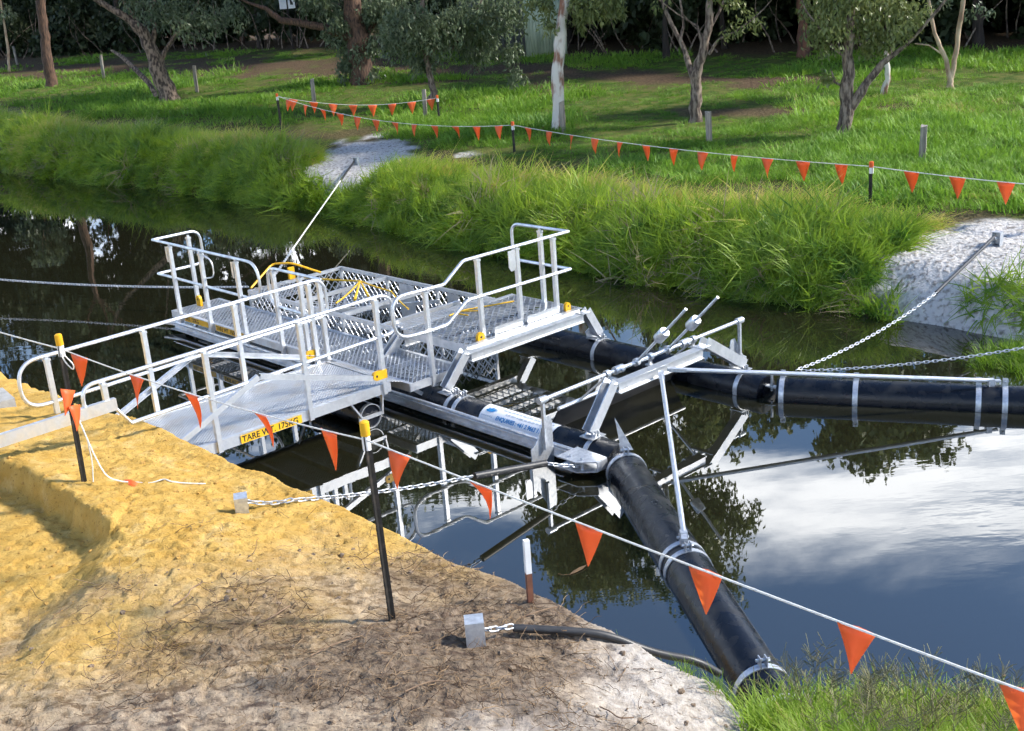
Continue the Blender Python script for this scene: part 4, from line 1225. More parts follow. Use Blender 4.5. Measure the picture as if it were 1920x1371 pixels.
# ------------------------------------------------------------------ old timber posts across the field
FP = [(-26.07, 67.6, 1.0, 'weathered timber post by the slim sapling in the shaded corner'), (-17.33, 54.59, 1.03, 'weathered timber post between brown trunk and leaning tree'), (-11.1, 45.72, .97, 'weathered timber post just right of the leaning tree base'),
      (-5.68, 38.49, .85, 'grey timber post behind the corner picket'), (-1.9, 33.9, .80, 'pale timber post against the bent tree trunk'), (1.71, 29.2, .75, 'grey timber post at the foot of the white barked tree'),
      (4.8, 26.39, .66, 'dark grey timber post right of the forked tree'), (7.93, 21.78, .68, 'split grey timber post standing alone in long grass')]
for i, (x, y, h, lab) in enumerate(FP):
    z = zf(x, y); t = thing('timber_post', lab, 'post', (x, y, z), random.uniform(-.4, .4), 'old posts across the field')
    w = .056 + .012 * random.random(); tx, ty = random.uniform(-.05, .05), random.uniform(-.03, .03)
    vs = []; rr = random.Random(i)
    lv = [-.3, .1, h * .4, h * .75, h]
    for zz in lv:
        for a, b in ((-1, -.8), (.8, -1), (1, .8), (-.8, 1)):
            vs.append((a * w * rr.uniform(.88, 1.05) + tx * zz, b * w * .8 * rr.uniform(.88, 1.05) + ty * zz, zz + (rr.uniform(-.04, .03) if zz == h else 0)))
    fs = [(3, 2, 1, 0), (16, 17, 18, 19)] + [(4 * j + k, 4 * j + (k + 1) % 4, 4 * j + 4 + (k + 1) % 4, 4 * j + 4 + k) for j in range(4) for k in range(4)]
    mesh_obj('post_shaft', vs, fs, TIMBER, t)

# ------------------------------------------------------------------ trees
BARKS = dict(
    brown=pmat('bark_brown', (.15, .085, .055), (.04, .025, .02), 7, rough=.9, bump=.8, bscale=9, stretch=(3, 3, .5)),
    rough=pmat('bark_rough', (.26, .19, .14), (.05, .034, .026), 7, rough=.9, bump=1.0, bscale=11, stretch=(2.0, 2.0, .8), contrast=(.42, .58)),
    grey=pmat('bark_grey', (.27, .21, .165), (.065, .045, .036), 7, rough=.9, bump=1.0, bscale=12, stretch=(2.4, 2.4, .7), contrast=(.40, .60)),
    white=pmat('bark_white', (.62, .58, .52), (.25, .12, .075), 3.2, rough=.75, bump=.4, bscale=10, stretch=(1.6, 1.6, .6), contrast=(.48, .60)),
    cream=pmat('bark_cream', (.55, .43, .29), (.28, .18, .12), 3, rough=.8, bump=.4, stretch=(2, 2, 1)),
    red=pmat('bark_red', (.20, .085, .05), (.09, .045, .032), 4, rough=.9, bump=.7, stretch=(3, 3, .4)),
    dark=pmat('bark_dark', (.05, .037, .03), (.02, .016, .014), 5, rough=.95, bump=.6, stretch=(3, 3, .5)))
GUM = leaf_mat('gum_leaves', (.034, .06, .03), (.18, .225, .125), .22, .42)
GUM_Y = leaf_mat('gum_leaves_olive', (.05, .08, .022), (.25, .285, .10), .3, .42)
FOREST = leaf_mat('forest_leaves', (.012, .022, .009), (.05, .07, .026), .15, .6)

def leaves(name, C, n_each, mat, parent, rs, size=(.10, .022), droop=.75, origin=(0, 0, 0)):
    """C: (N,4) cluster centres and radii; narrow hanging leaves gathered in small sprays"""
    C = np.asarray(C, float); P = []; S = []
    for k, (x, y, z, r) in enumerate(C):
        n = int(n_each * (r / .5) ** 2)
        m = max(2, n // 14)
        sp = rs.normal(0, 1, (m, 3)); sp /= np.linalg.norm(sp, axis=1)[:, None]; sp *= (rs.random((m, 1)) ** .45) * r; sp[:, 2] *= .8
        idx = rs.integers(0, m, n); q = sp[idx] + rs.normal(0, .055 + .05 * r, (n, 3)) * np.array([1, 1, 1.25])
        P.append(q + (x, y, z)); S.append(np.clip(rs.random(m)[idx] * .55 + rs.random(n) * .3 + .12, 0, 1))
    P = np.concatenate(P); S = np.concatenate(S); n = len(P)
    d = rs.normal(0, 1, (n, 3)); d[:, 2] -= droop * 2.2; d /= np.linalg.norm(d, axis=1)[:, None]
    a = np.cross(d, rs.normal(0, 1, (n, 3))); a /= np.linalg.norm(a, axis=1)[:, None] + 1e-9
    ln = size[0] * rs.uniform(.7, 1.4, (n, 1)); w = size[1] * rs.uniform(.8, 1.3, (n, 1))
    V = np.stack([P, P + d * ln * .45 + a * w, P + d * ln, P + d * ln * .45 - a * w], 1).reshape(-1, 3) - np.array(origin)
    Q = np.arange(4 * n).reshape(-1, 4)
    o = np_mesh(name, V, Q, mat, parent)
    at = o.data.attributes.new('shade', 'FLOAT', 'FACE'); at.data.foreach_set('value', S.astype(np.float32))
    return o

def tree(label, base, limbs, foliage, bark, H, crown_r, crown_c, rs_seed, mat=GUM, n_each=340, grow=2, spread=.5, lsize=(.12, .024), crown_n=26, depth_j=.25, name='gum_tree', group=None, bark2=None, cl_r=(.45, .9), crown_d=150, csize=(.22, .06)):
    """limbs: polylines of (across, up, radius) in metres; the crown above goes on to height H"""
    rs = np.random.default_rng(rs_seed); rp = random.Random(rs_seed)
    base = Vector((base[0], base[1], zf(base[0], base[1]) - .03))
    t = thing(name, label, 'tree', base, 0, group)
    fwd = Vector((base.x, base.y, 0)).normalized(); side = Vector((fwd.y, -fwd.x, 0))
    mb = MB(); ends = []
    def P(a, h, dd): return side * a + Vector((0, 0, h)) + fwd * dd
    for li, lm in enumerate(limbs):
        dd = 0; pts = []; rad = []
        sl_ = rp.uniform(-depth_j, depth_j) if li else 0
        h0 = lm[0][1]; a0 = lm[0][0]
        for a, h, r in lm:
            pts.append(P(a, h, sl_ * math.hypot(h - h0, a - a0))); rad.append(r)
        # finer, slightly wavering line
        fp, fr = [], []
        for i in range(len(pts) - 1):
            for k in range(4):
                tt = k / 4; q = pts[i].lerp(pts[i + 1], tt)
                if k: q += Vector((rp.uniform(-1, 1), rp.uniform(-1, 1), 0)) * rad[i] * .22
                fp.append(q); fr.append((rad[i] * (1 - tt) + rad[i + 1] * tt) * rp.uniform(.93, 1.08))
        fp.append(pts[-1]); fr.append(rad[-1])
        if li == 0:
            fp.insert(0, fp[0] - Vector((0, 0, .25))); fr.insert(0, fr[0] * 1.35); fr[1] *= 1.15
        mb.tube(fp, fr, 10 if rad[0] > .06 else 7)
        ends.append((fp[-1], (fp[-1] - fp[-3]).normalized(), rad[-1]))
    clusters = [tuple(P(a, h, rp.uniform(-r, r) * .8)) + (r,) for a, h, r in foliage]
    tips = []
    cc = side * crown_c[0] + fwd * crown_c[1] + Vector((0, 0, crown_c[2]))
    def branch(p, d, r, lv):
        n = 5; ln = (1.9 if lv == 0 else 1.2) * rp.uniform(.7, 1.25) * (H / 10)
        pts = [p]; rad = [r]; q = p.copy()
        for k in range(n):
            d2 = (d + Vector((rp.uniform(-1, 1), rp.uniform(-1, 1), rp.uniform(-.2, .8))) * .22 + (cc - q).normalized() * .08).normalized(); d = d2
            q = q + d * ln / n; pts.append(q.copy()); rad.append(r * (1 - .45 * (k + 1) / n))
        mb.tube(pts, rad, 6)
        if lv >= grow or q.z > H:
            tips.append(q); return
        for k in range(3 if lv == 0 else 2):
            ax = Vector((rp.uniform(-1, 1), rp.uniform(-1, 1), rp.uniform(-.3, .6))).normalized()
            branch(q, (d + ax * spread * 1.5).normalized(), rad[-1] * .75, lv + 1)
    if crown_n:
        for p, d, r in ends:
            if p.z > 2.0 and r > .012:
                branch(p, d, max(r, .02), 0)
    mb.build('trunk', bark, t, True)
    low = clusters; clusters = []
    for k in range(crown_n):
        v = rs.normal(0, 1, 3); v /= np.linalg.norm(v); v *= rs.random() ** .4
        clusters.append((cc.x + v[0] * crown_r[0], cc.y + v[1] * crown_r[0], cc.z + v[2] * crown_r[1], rs.uniform(*cl_r)))
    for q in tips: clusters.append((q.x, q.y, q.z, rs.uniform(.35, .7)))
    if low:
        leaves('foliage', low, n_each, mat, t, rs, lsize)
    if clusters:
        leaves('crown', clusters, crown_d, mat, t, rs, csize)
    return t

TREES = dict(
    brown=((-19.03, 52.67), [[(0.0, 0.0, 0.255), (0.03, 1.25, 0.221), (0.11, 2.41, 0.209), (0.26, 3.8, 0.197)]], []),
    leaning=((-11.65, 43.69), [[(0.0, 0.0, 0.349), (-0.19, 0.97, 0.291), (-0.34, 1.88, 0.242), (-0.53, 2.5, 0.213), (-0.95, 2.96, 0.136), (-1.48, 3.34, 0.107), (-2.08, 3.83, 0.087), (-2.61, 4.21, 0.068)], [(-0.34, 1.88, 0.136), (-0.1, 2.53, 0.087), (-0.14, 3.12, 0.068), (0.18, 3.86, 0.048)], [(-0.02, 1.53, 0.097), (0.25, 1.92, 0.068), (0.55, 2.27, 0.058), (0.83, 2.47, 0.039)], [(-0.53, 2.5, 0.097), (-0.97, 3.45, 0.058), (-1.16, 4.07, 0.039)]], [(0.16, 3.17, 0.87), (1.26, 2.7, 0.97), (2.47, 2.89, 0.77), (-0.73, 3.71, 0.58)]),
    big=((-4.64, 44.01), [[(0.0, 0.0, 0.468), (-0.05, 0.95, 0.41), (-0.02, 1.93, 0.351), (-0.05, 3.11, 0.293)], [(-0.17, 1.65, 0.195), (-1.14, 2.09, 0.146), (-2.09, 2.35, 0.127), (-2.67, 2.46, 0.117), (-3.11, 2.9, 0.078), (-3.68, 3.12, 0.049)], [(-0.05, 1.34, 0.137), (0.62, 2.05, 0.088), (1.0, 2.79, 0.068)]], [(-0.56, 1.99, 0.78), (0.24, 1.31, 0.78), (0.47, 2.46, 0.98), (-0.4, 0.79, 0.68), (1.07, 2.59, 0.88), (-1.23, 3.04, 0.78), (0.23, 0.33, 0.49)]),
    bent=((-1.89, 36.64), [[(0.0, 0.0, 0.139), (0.17, 0.39, 0.114), (0.07, 0.93, 0.098), (0.03, 1.34, 0.082), (-0.05, 2.25, 0.074), (0.12, 3.22, 0.065)], [(0.04, 1.43, 0.057), (0.75, 2.01, 0.041), (1.45, 2.44, 0.033)]], [(-0.38, 2.29, 0.9), (0.6, 2.19, 0.9), (1.45, 2.44, 0.9), (2.28, 2.53, 0.82), (1.69, 1.6, 0.65), (-0.13, 1.36, 0.57), (2.66, 1.34, 0.41), (2.68, 0.68, 0.29), (-0.83, 1.84, 0.49)]),
    white=((1.62, 29.73), [[(0.0, 0.0, 0.161), (0.06, 1.27, 0.154), (0.21, 2.33, 0.141), (0.35, 3.27, 0.127), (.45, 5.0, .11)], [(0.27, 2.73, 0.047), (0.77, 3.11, 0.033), (1.06, 3.49, 0.027)]], [(-0.31, 3.04, 0.43), (0.9, 3.03, 0.54), (1.43, 2.93, 0.47), (-0.07, 2.55, 0.24), (0.67, 2.64, 0.27)]),
    forked=((4.99, 29.31), [[(0.0, 0.0, 0.159), (0.04, 0.73, 0.139), (0.04, 1.15, 0.132), (0.24, 1.71, 0.106), (0.39, 2.37, 0.092), (0.43, 3.03, 0.079)], [(0.01, 1.06, 0.092), (-0.2, 1.72, 0.066), (-0.45, 2.26, 0.053), (-0.64, 2.66, 0.046), (-0.76, 3.06, 0.04)], [(0.37, 1.64, 0.046), (0.6, 1.97, 0.033), (1.0, 2.12, 0.026), (1.34, 2.35, 0.02)], [(-0.31, 1.99, 0.04), (-0.22, 2.32, 0.033), (-0.3, 3.05, 0.026)], [(0.24, 1.84, 0.033), (0.12, 2.31, 0.026), (-0.11, 2.45, 0.02)], [(0.41, 2.24, 0.04), (0.69, 2.69, 0.033), (0.9, 3.15, 0.026)]], [(1.28, 2.41, 0.42), (1.15, 2.81, 0.42), (0.63, 2.96, 0.3), (1.0, 2.1, .25), (-.7, 2.9, .25)]),
    twin=((7.74, 26.09), [[(0.0, 0.0, 0.166), (0.06, 0.73, 0.154), (0.07, 1.56, 0.118), (0.08, 2.27, 0.101), (0.14, 2.98, 0.083)], [(0.09, 0.56, 0.118), (0.43, 1.1, 0.095), (0.78, 1.55, 0.071), (1.02, 1.72, 0.053), (1.37, 2.0, 0.036), (1.83, 2.54, 0.03), (2.24, 3.08, 0.024)], [(0.08, 1.03, 0.036), (-0.22, 1.2, 0.024), (-0.28, 1.44, 0.018)], [(0.05, 1.68, 0.036), (-0.23, 1.91, 0.024), (-0.47, 2.27, 0.018)], [(0.96, 1.69, 0.036), (0.83, 2.17, 0.03), (0.76, 2.76, 0.024)]], [(-0.35, 2.27, 0.55), (0.41, 2.4, 0.6), (0.95, 2.25, 0.5), (1.4, 2.53, 0.38), (-0.4, 1.32, 0.17), (0.05, 2.85, 0.5), (-.55, 2.75, .45), (.75, 2.8, .5), (.55, 1.85, .3)]),
    slim=((12.19, 31.57), [[(0.0, 0.0, 0.085), (0.0, 0.24, 0.078), (-0.13, 0.8, 0.057), (-0.45, 1.5, 0.05), (-0.63, 2.34, 0.043)], [(0.0, 0.27, 0.064), (0.1, 0.96, 0.064), (0.18, 1.81, 0.064), (0.24, 2.38, 0.057)], [(-0.21, 0.94, 0.028), (-0.58, 1.21, 0.021), (-0.93, 1.27, 0.014)]], [(0.6, 1.97, 0.31), (-0.41, 2.21, 0.31)]),
    pale=((10.3, 31.29), [[(0.0, 0.0, 0.084), (0.12, 0.42, 0.077), (0.07, 0.99, 0.063), (-0.01, 1.69, 0.056), (0.01, 2.53, 0.049)]], []),
    red=((10.9, 41.51), [[(0.0, 0.0, 0.258), (-0.06, 0.88, 0.166), (-0.1, 1.99, 0.157), (-.1, 4, .14)]], []),
    dark=((6.6, 44.64), [[(0.0, 0.0, 0.148), (-0.03, 0.99, 0.099), (0.07, 2.17, 0.089), (.1, 3.5, .08)]], []),
    sapling=((-24.82, 63.06), [[(0.0, 0.0, 0.069), (0.17, 1.1, 0.069), (0.23, 2.35, 0.055), (0.28, 3.75, 0.041)]], [(0.25, 2.91, 0.5)]))
T = TREES
tree('straight brown trunk tree at the upper left of the field', *T['brown'], BARKS['brown'], 15, (5.0, 4.5), (-1.5, 0, 11.5), 1, GUM, 120, crown_n=75, cl_r=(.8, 1.5), lsize=(.2, .04))
tree('leaning gum with scaly bark and a broad broken limb', *T['leaning'], BARKS['rough'], 11, (3.6, 2.6), (-.5, 0, 8), 2, GUM, 230, crown_n=34, cl_r=(.7, 1.2), lsize=(.16, .03))
tree('dense leafy gum with a long bare sideways branch', *T['big'], BARKS['brown'], 15, (5.0, 4.0), (0, 0, 10.5), 3, GUM, 480, crown_n=60, cl_r=(.8, 1.4), lsize=(.16, .032))
tree('small gum with kinked trunk and drooping grey green foliage', *T['bent'], BARKS['grey'], 11, (3.4, 3.0), (.6, 0, 7.5), 4, GUM, 640, crown_n=60, cl_r=(.8, 1.3), crown_d=190, lsize=(.14, .026))
tree('white barked gum with peeling brown bark behind a timber post', *T['white'], BARKS['white'], 12.5, (3.0, 3.2), (1.5, 0.3, 9.0), 5, GUM_Y, 520, crown_n=80, cl_r=(.6, 1.1), crown_d=230, csize=(.16, .042), lsize=(.15, .026))
tree('forked tree with bare branching limbs in mid field', *T['forked'], BARKS['grey'], 7.0, (1.4, 1.2), (.5, 0, 5.6), 6, GUM_Y, 170, crown_n=6, cl_r=(.35, .6), depth_j=.4)
tree('double trunked gum with olive foliage near the bank', *T['twin'], BARKS['grey'], 6.6, (1.7, 1.2), (.6, 0, 5.0), 7, GUM_Y, 560, crown_n=12, cl_r=(.4, .7), depth_j=.3)
tree('slim multi stemmed pale sapling tree in bright grass', *T['slim'], BARKS['cream'], 6.5, (1.6, 1.0), (.1, 0, 5.5), 8, GUM, 200, crown_n=8)
tree('pale slender trunk behind the double trunked gum', *T['pale'], BARKS['white'], 6, (.9, .9), (0, 0, 5.2), 9, GUM, 180, crown_n=5)
tree('tall red brown trunk at the forest edge', *T['red'], BARKS['red'], 10, (2.6, 1.8), (0, 0, 8), 10, GUM, 120, crown_n=16, cl_r=(.7, 1.1), lsize=(.2, .04))
tree('dark slender trunk at the forest edge behind the forked tree', *T['dark'], BARKS['dark'], 9, (2.2, 1.6), (0, 0, 7), 11, GUM, 120, crown_n=14, cl_r=(.6, 1.0), lsize=(.2, .04))
tree('thin pale sapling at the far left of the field', *T['sapling'], BARKS['cream'], 6, (1.2, 1), (.2, 0, 5), 12, GUM, 150, crown_n=6, lsize=(.2, .04))
# fallen leaning branch
lg = thing('dead_branch', 'dead mossy branch leaning against the scaly barked gum', 'branch', (-12.3, 44.6, zf(-12.3, 44.6)))
MB().tube([(0, 0, .0), (-.35, .4, .55), (-1.0, 1.2, 1.05), (-1.7, 2.0, 1.55), (-2.2, 2.6, 1.75)], [.10, .095, .09, .075, .05], 8).build('branch_wood', BARKS['rough'], lg, True)

# forest edge behind the field
rs = np.random.default_rng(99)
fx = [(x_, forest_line(x_) + dy_) for x_, dy_ in ((-38, 1), (-33.5, 5), (-30, 1), (-26.5, 6), (-22, 2), (-18.2, 0), (-15, 6), (-12.5, 2), (-8, 3), (-4, 5), (-1, 4), (4, 6), (7.2, 5), (9.2, 2.5), (12.3, 5), (14.5, 2), (16.8, 1), (18.5, 6), (21, 2), (23.5, 6), (27, 3))]
fx_old = [(-38, 78), (-33.5, 80), (-30, 72), (-26.5, 76), (-22, 70), (-18.2, 66), (-15, 73), (-12.5, 66), (-8, 64), (-4, 67), (0, 60), (4, 57), (7.2, 60), (9.2, 52), (12.3, 56), (14.5, 50), (16.8, 46), (18.5, 52), (21, 44), (23.5, 50), (27, 45)]
for i, (x, y) in enumerate(fx):
    h = 5.6 + rs.random() * 1.6 if x > 2 else (10.5 + rs.random() * 3 if x > -12 else 15 + rs.random() * 3)
    rad = .10 + .16 * rs.random(); ln = rs.uniform(-.5, .5)
    tree('dark trunked tree standing in the shaded forest behind the field', (x + rs.uniform(-.6, .6), y + rs.uniform(-1, 1)), [[(0, 0, rad), (ln * .3, 1.5, rad * .85), (ln * .7, 3.2, rad * .75), (ln, 5, rad * .6)], [(ln * .5, 2.2, rad * .4), (ln + rs.uniform(-1.5, 1.5), 4, rad * .2)]], [],
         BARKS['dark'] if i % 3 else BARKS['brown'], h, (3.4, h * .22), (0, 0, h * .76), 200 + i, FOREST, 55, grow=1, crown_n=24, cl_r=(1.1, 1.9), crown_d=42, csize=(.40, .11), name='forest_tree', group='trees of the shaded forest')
# understorey mass
C = []
for k in range(330):
    x = rs.uniform(-46, 32); y = float(forest_line(x)) + .6 + rs.uniform(0, 9)
    hh = rs.random() ** 1.3 * (3.6 if x < -3 else 2.9)
    C.append((x, y, float(zf(x, y)) + .3 + hh, rs.uniform(.7, 1.5)))
for k in range(380):
    x = rs.uniform(-75, 40); y = float(forest_line(x)) + 9 + rs.uniform(0, 5)
    C.append((x, y, 2 + rs.uniform(0, 3.6 if x > 2 else 17), rs.uniform(1.6, 2.6)))
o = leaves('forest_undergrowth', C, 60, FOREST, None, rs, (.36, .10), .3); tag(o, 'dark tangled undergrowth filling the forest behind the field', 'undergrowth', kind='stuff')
# bare twigs among the undergrowth
mb = MB(); rp = random.Random(5)
for k in range(160):
    x = rp.uniform(-34, 24); y = float(forest_line(x)) + rp.uniform(-.5, 5); z = zf(x, y)
    p = Vector((x, y, z)); d = Vector((rp.uniform(-.6, .6), rp.uniform(-.4, .4), 1)).normalized(); pts = [p]
    for q in range(5):
        d = (d + Vector((rp.uniform(-1, 1), rp.uniform(-1, 1), rp.uniform(-.5, .5))) * .35).normalized(); pts.append(pts[-1] + d * rp.uniform(.4, .8))
    mb.tube(pts, [.035, .03, .026, .02, .015, .008], 5, False)
tag(mb.build('twig_thicket', BARKS['grey'], None), 'bare grey twigs tangled along the forest edge', 'twigs', kind='stuff')

# ------------------------------------------------------------------ shed and sign
sh = thing('shed', 'pale green corrugated iron shed wall beyond the white barked gum', 'shed', (1.55, 49.0, zf(1.55, 49.0) - .05), R(14))
def corrug(w, h, mat, name, M4):
    n = int(w / .025); vs = []; fs = []
    for i in range(n + 1):
        x = i * .025; y = .022 * math.cos(2 * math.pi * x / .13)
        vs += [(x, y, 0), (x, y, h)]
    for i in range(n): fs.append((2 * i, 2 * i + 2, 2 * i + 3, 2 * i + 1))
    o = mesh_obj(name, [M4 @ Vector(v) for v in vs], fs, mat, sh, True); m = o.modifiers.new('t', 'SOLIDIFY'); m.thickness = .006; return o
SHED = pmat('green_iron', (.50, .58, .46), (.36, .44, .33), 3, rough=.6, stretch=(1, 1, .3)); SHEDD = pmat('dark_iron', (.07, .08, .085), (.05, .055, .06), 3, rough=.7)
corrug(1.75, 2.6, SHED, 'front_sheet', Matrix.Identity(4))
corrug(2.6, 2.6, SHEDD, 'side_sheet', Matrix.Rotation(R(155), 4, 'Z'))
mb = MB(); mb.prism([(-2.4, 1.1, 2.6), (0, -.08, 2.6), (1.8, -.08, 2.6), (1.8, 2.4, 3.0), (-2.4, 3.0, 3.0)], (0, 0, .05)); mb.build('shed_roof', SHED, sh)
sg = thing('sign_post', 'small white notice on a thin post in the shaded far field', 'sign', (-10.11, 63.57, zf(-10.11, 63.57)), R(6))
MB().beam((0, 0, -.2), (-.05, 0, 2.75), .07, .07, (0, 1, 0)).build('pole', BARKS['dark'], sg)
for x in (-.42, .02): MB().box((x, -.05, 2.02), (x + .36, -.03, 2.95)).build('notice_panel', WHITE, sg)
MB().prism([(.14, -.053, 2.2), (.28, -.053, 2.2), (.28, -.053, 2.3), (.2, -.053, 2.45), (.26, -.053, 2.6), (.18, -.053, 2.62), (.12, -.053, 2.42)], (0, .002, 0)).build('notice_mark', INK, sg)

# ------------------------------------------------------------------ grass (instanced tufts)
def tuft(name, n, rad, h, w, lean, droop, segs, mat, seed, hvar=.35, curl=.9):
    r = np.random.default_rng(seed); V = []; F = []; S = []; b = 0
    for i in range(n):
        a = r.uniform(0, 2 * np.pi); rr = rad * math.sqrt(r.random()); p = np.array([rr * math.cos(a), rr * math.sin(a), -.03])
        az = a + r.normal(0, curl); d = np.array([math.cos(az), math.sin(az), 0]); sd = np.array([-d[1], d[0], 0])
        tw = r.uniform(-.8, .8); sd = sd * math.cos(tw) + d * math.sin(tw)
        hh = h * (1 + r.uniform(-hvar, hvar)); ln = r.uniform(.2, 1) * lean; dr = droop * r.uniform(.4, 1.3)
        for k in range(segs + 1):
            t = k / segs
            q = p + d * (ln * t + dr * t * t) * hh + np.array([0, 0, hh * (t - .55 * dr * t ** 2.4)])
            ww = w * (1 - t ** 1.6) * .5 + .0006
            V += [q - sd * ww, q + sd * ww]
        for k in range(segs):
            F.append((b + 2 * k, b + 2 * k + 1, b + 2 * k + 3, b + 2 * k + 2)); S.append(r.uniform(-.14, .14) + .10 * k / segs)
        b += 2 * (segs + 1)
    me = bpy.data.meshes.new(name); me.from_pydata([tuple(v) for v in V], [], F); me.materials.append(mat)
    me.polygons.foreach_set('use_smooth', [True] * len(F))
    at = me.attributes.new('shade', 'FLOAT', 'FACE'); at.data.foreach_set('value', np.array(S, np.float32))
    return bpy.data.objects.new(name, me)

def scatter(name, label, cat, pts, rot, scl, idx, tint, protos):
    coll = bpy.data.collections.new(name + '_kinds')
    for p in protos: coll.objects.link(p)
    me = bpy.data.meshes.new(name); me.vertices.add(len(pts)); me.vertices.foreach_set('co', np.asarray(pts, np.float32).ravel())
    for nm, ty, key, v in (('rot', 'FLOAT_VECTOR', 'vector', rot), ('scl', 'FLOAT', 'value', scl), ('idx', 'INT', 'value', idx), ('tint', 'FLOAT', 'value', tint)):
        a = me.attributes.new(nm, ty, 'POINT'); a.data.foreach_set(key, np.asarray(v, np.int32 if ty == 'INT' else np.float32).ravel())
    o = bpy.data.objects.new(name, me); COL.objects.link(o)
    ng = bpy.data.node_groups.new(name, 'GeometryNodeTree')
    ng.interface.new_socket('Geometry', in_out='INPUT', socket_type='NodeSocketGeometry'); ng.interface.new_socket('Geometry', in_out='OUTPUT', socket_type='NodeSocketGeometry')
    gi = ng.nodes.new('NodeGroupInput'); go = ng.nodes.new('NodeGroupOutput')
    ip = ng.nodes.new('GeometryNodeInstanceOnPoints'); ci = ng.nodes.new('GeometryNodeCollectionInfo')
    ci.inputs['Collection'].default_value = coll; ci.inputs['Separate Children'].default_value = True; ci.inputs['Reset Children'].default_value = True
    def na(n, ty):
        x = ng.nodes.new('GeometryNodeInputNamedAttribute'); x.data_type = ty; x.inputs['Name'].default_value = n; return x.outputs['Attribute']
    ng.links.new(gi.outputs[0], ip.inputs['Points']); ng.links.new(ci.outputs[0], ip.inputs['Instance']); ip.inputs['Pick Instance'].default_value = True
    ng.links.new(na('idx', 'INT'), ip.inputs['Instance Index']); ng.links.new(na('rot', 'FLOAT_VECTOR'), ip.inputs['Rotation']); ng.links.new(na('scl', 'FLOAT'), ip.inputs['Scale'])
    ng.links.new(ip.outputs[0], go.inputs[0])
    md = o.modifiers.new('scatter', 'NODES'); md.node_group = ng
    return tag(o, label, cat, kind='stuff')

LONGG = leaf_mat('long_grass', (.07, .175, .018), (.37, .50, .042), .42, .45, dry=(.60, .51, .13), nscale=3.2, namp=.32)
LAWN = leaf_mat('meadow_grass', (.075, .19, .020), (.27, .45, .050), .40, .55, dry=(.46, .39, .14), nscale=1.3, namp=.26)
NEARG = leaf_mat('river_edge_grass', (.07, .17, .012), (.30, .45, .035), .45, .5, dry=(.48, .42, .16), nscale=4, namp=.15)

STRAW = leaf_mat('dead_straw', (.22, .17, .085), (.50, .42, .24), .3, .6)
rs = np.random.default_rng(17)
# long grass hanging over the far bank
N = 6400
x = rs.uniform(-34, 11, N * 2); d = rs.uniform(-.10, 2.5, N * 2)
yy = np.interp(x, _xs, _yw) + d / np.interp(x, _xs, _nf)
keep = (bare_mask(x, yy) + cut_mask(x, yy) < .25 + .3 * rs.random(N * 2)) & (d < 2.05 + .7 * (fbm(x * .9, yy * .9, 3, 8) - .5)) & (yy < 62)
keep |= (bare_mask(x, yy) > .5) & (d < .4) & (rs.random(N * 2) < .06)
dens = np.interp(yy, [10, 20, 35, 60], [1, .85, .6, .35]); keep &= rs.random(N * 2) < dens
x, d, yy = x[keep], d[keep], yy[keep]; n = len(x)
z = zfar(x, yy) - .02
nrm = np.stack([-np.gradient(_yw, _xs)[np.clip(((x + 60) * 20).astype(int), 0, 2000)], np.ones(n)], 1); nrm /= np.linalg.norm(nrm, axis=1)[:, None]
tiltv = np.interp(d, [-.1, .8, 1.5, 2.2], [1.15, 1.1, .6, .2]) * rs.uniform(.4, 1.4, n)
# lean the tuft out over the water (towards -normal): rotate about the horizontal axis along the bank, any spin kept by choice of kind
ang = np.arctan2(-nrm[:, 1], -nrm[:, 0]) + rs.normal(0, .6, n)
rot = np.zeros((n, 3)); spin = rs.uniform(0, 6.28, n)
from mathutils import Euler, Quaternion
for i in range(n):
    ax = Vector((-math.sin(ang[i]), math.cos(ang[i]), 0)); q = Quaternion(ax, tiltv[i]) @ Quaternion((0, 0, 1), spin[i]); e = q.to_euler('XYZ'); rot[i] = e
tint = .30 + .55 * (fbm(x * .7, yy * .7, 3, 81) - .35) + .75 * sstep(.75, 1.5, d) * fbm(x * .6, yy * .6, 2, 83) + rs.uniform(-.1, .1, n)
tint = tint + .25 * sstep(.62, .75, fbm(x * .5 + 9, yy * .5, 3, 84)) + .45 * sstep(.9, 1.6, d) * sstep(.5, 4.8, x) * rs.random(n)
scl = rs.uniform(.75, 1.25, n) * (.80 + .6 * fbm(x * .9, yy * .9, 2, 85)) * np.interp(d, [0, .6, 1.2, 2.2], [1.1, 1.1, 1.2, 1.05])
protos = [tuft('long_tuft_%d' % k, 100, .26, .20, .018, .8, 1.25, 5, LONGG, 300 + k, curl=1.9) for k in range(5)] + [tuft('long_tuft_5', 60, .26, .27, .016, .8, 1.2, 5, STRAW, 320, curl=2.0)]
scatter('bank_grass', 'long green grass hanging over the far bank down to the water', 'grass', np.stack([x, yy, z], 1), rot, scl, np.where(rs.random(n) < .02 + .06 * sstep(.5, .7, fbm(x * 1.2, yy * 1.2, 3, 86)), 5, rs.integers(0, 5, n)), np.clip(tint, 0, 1), protos)

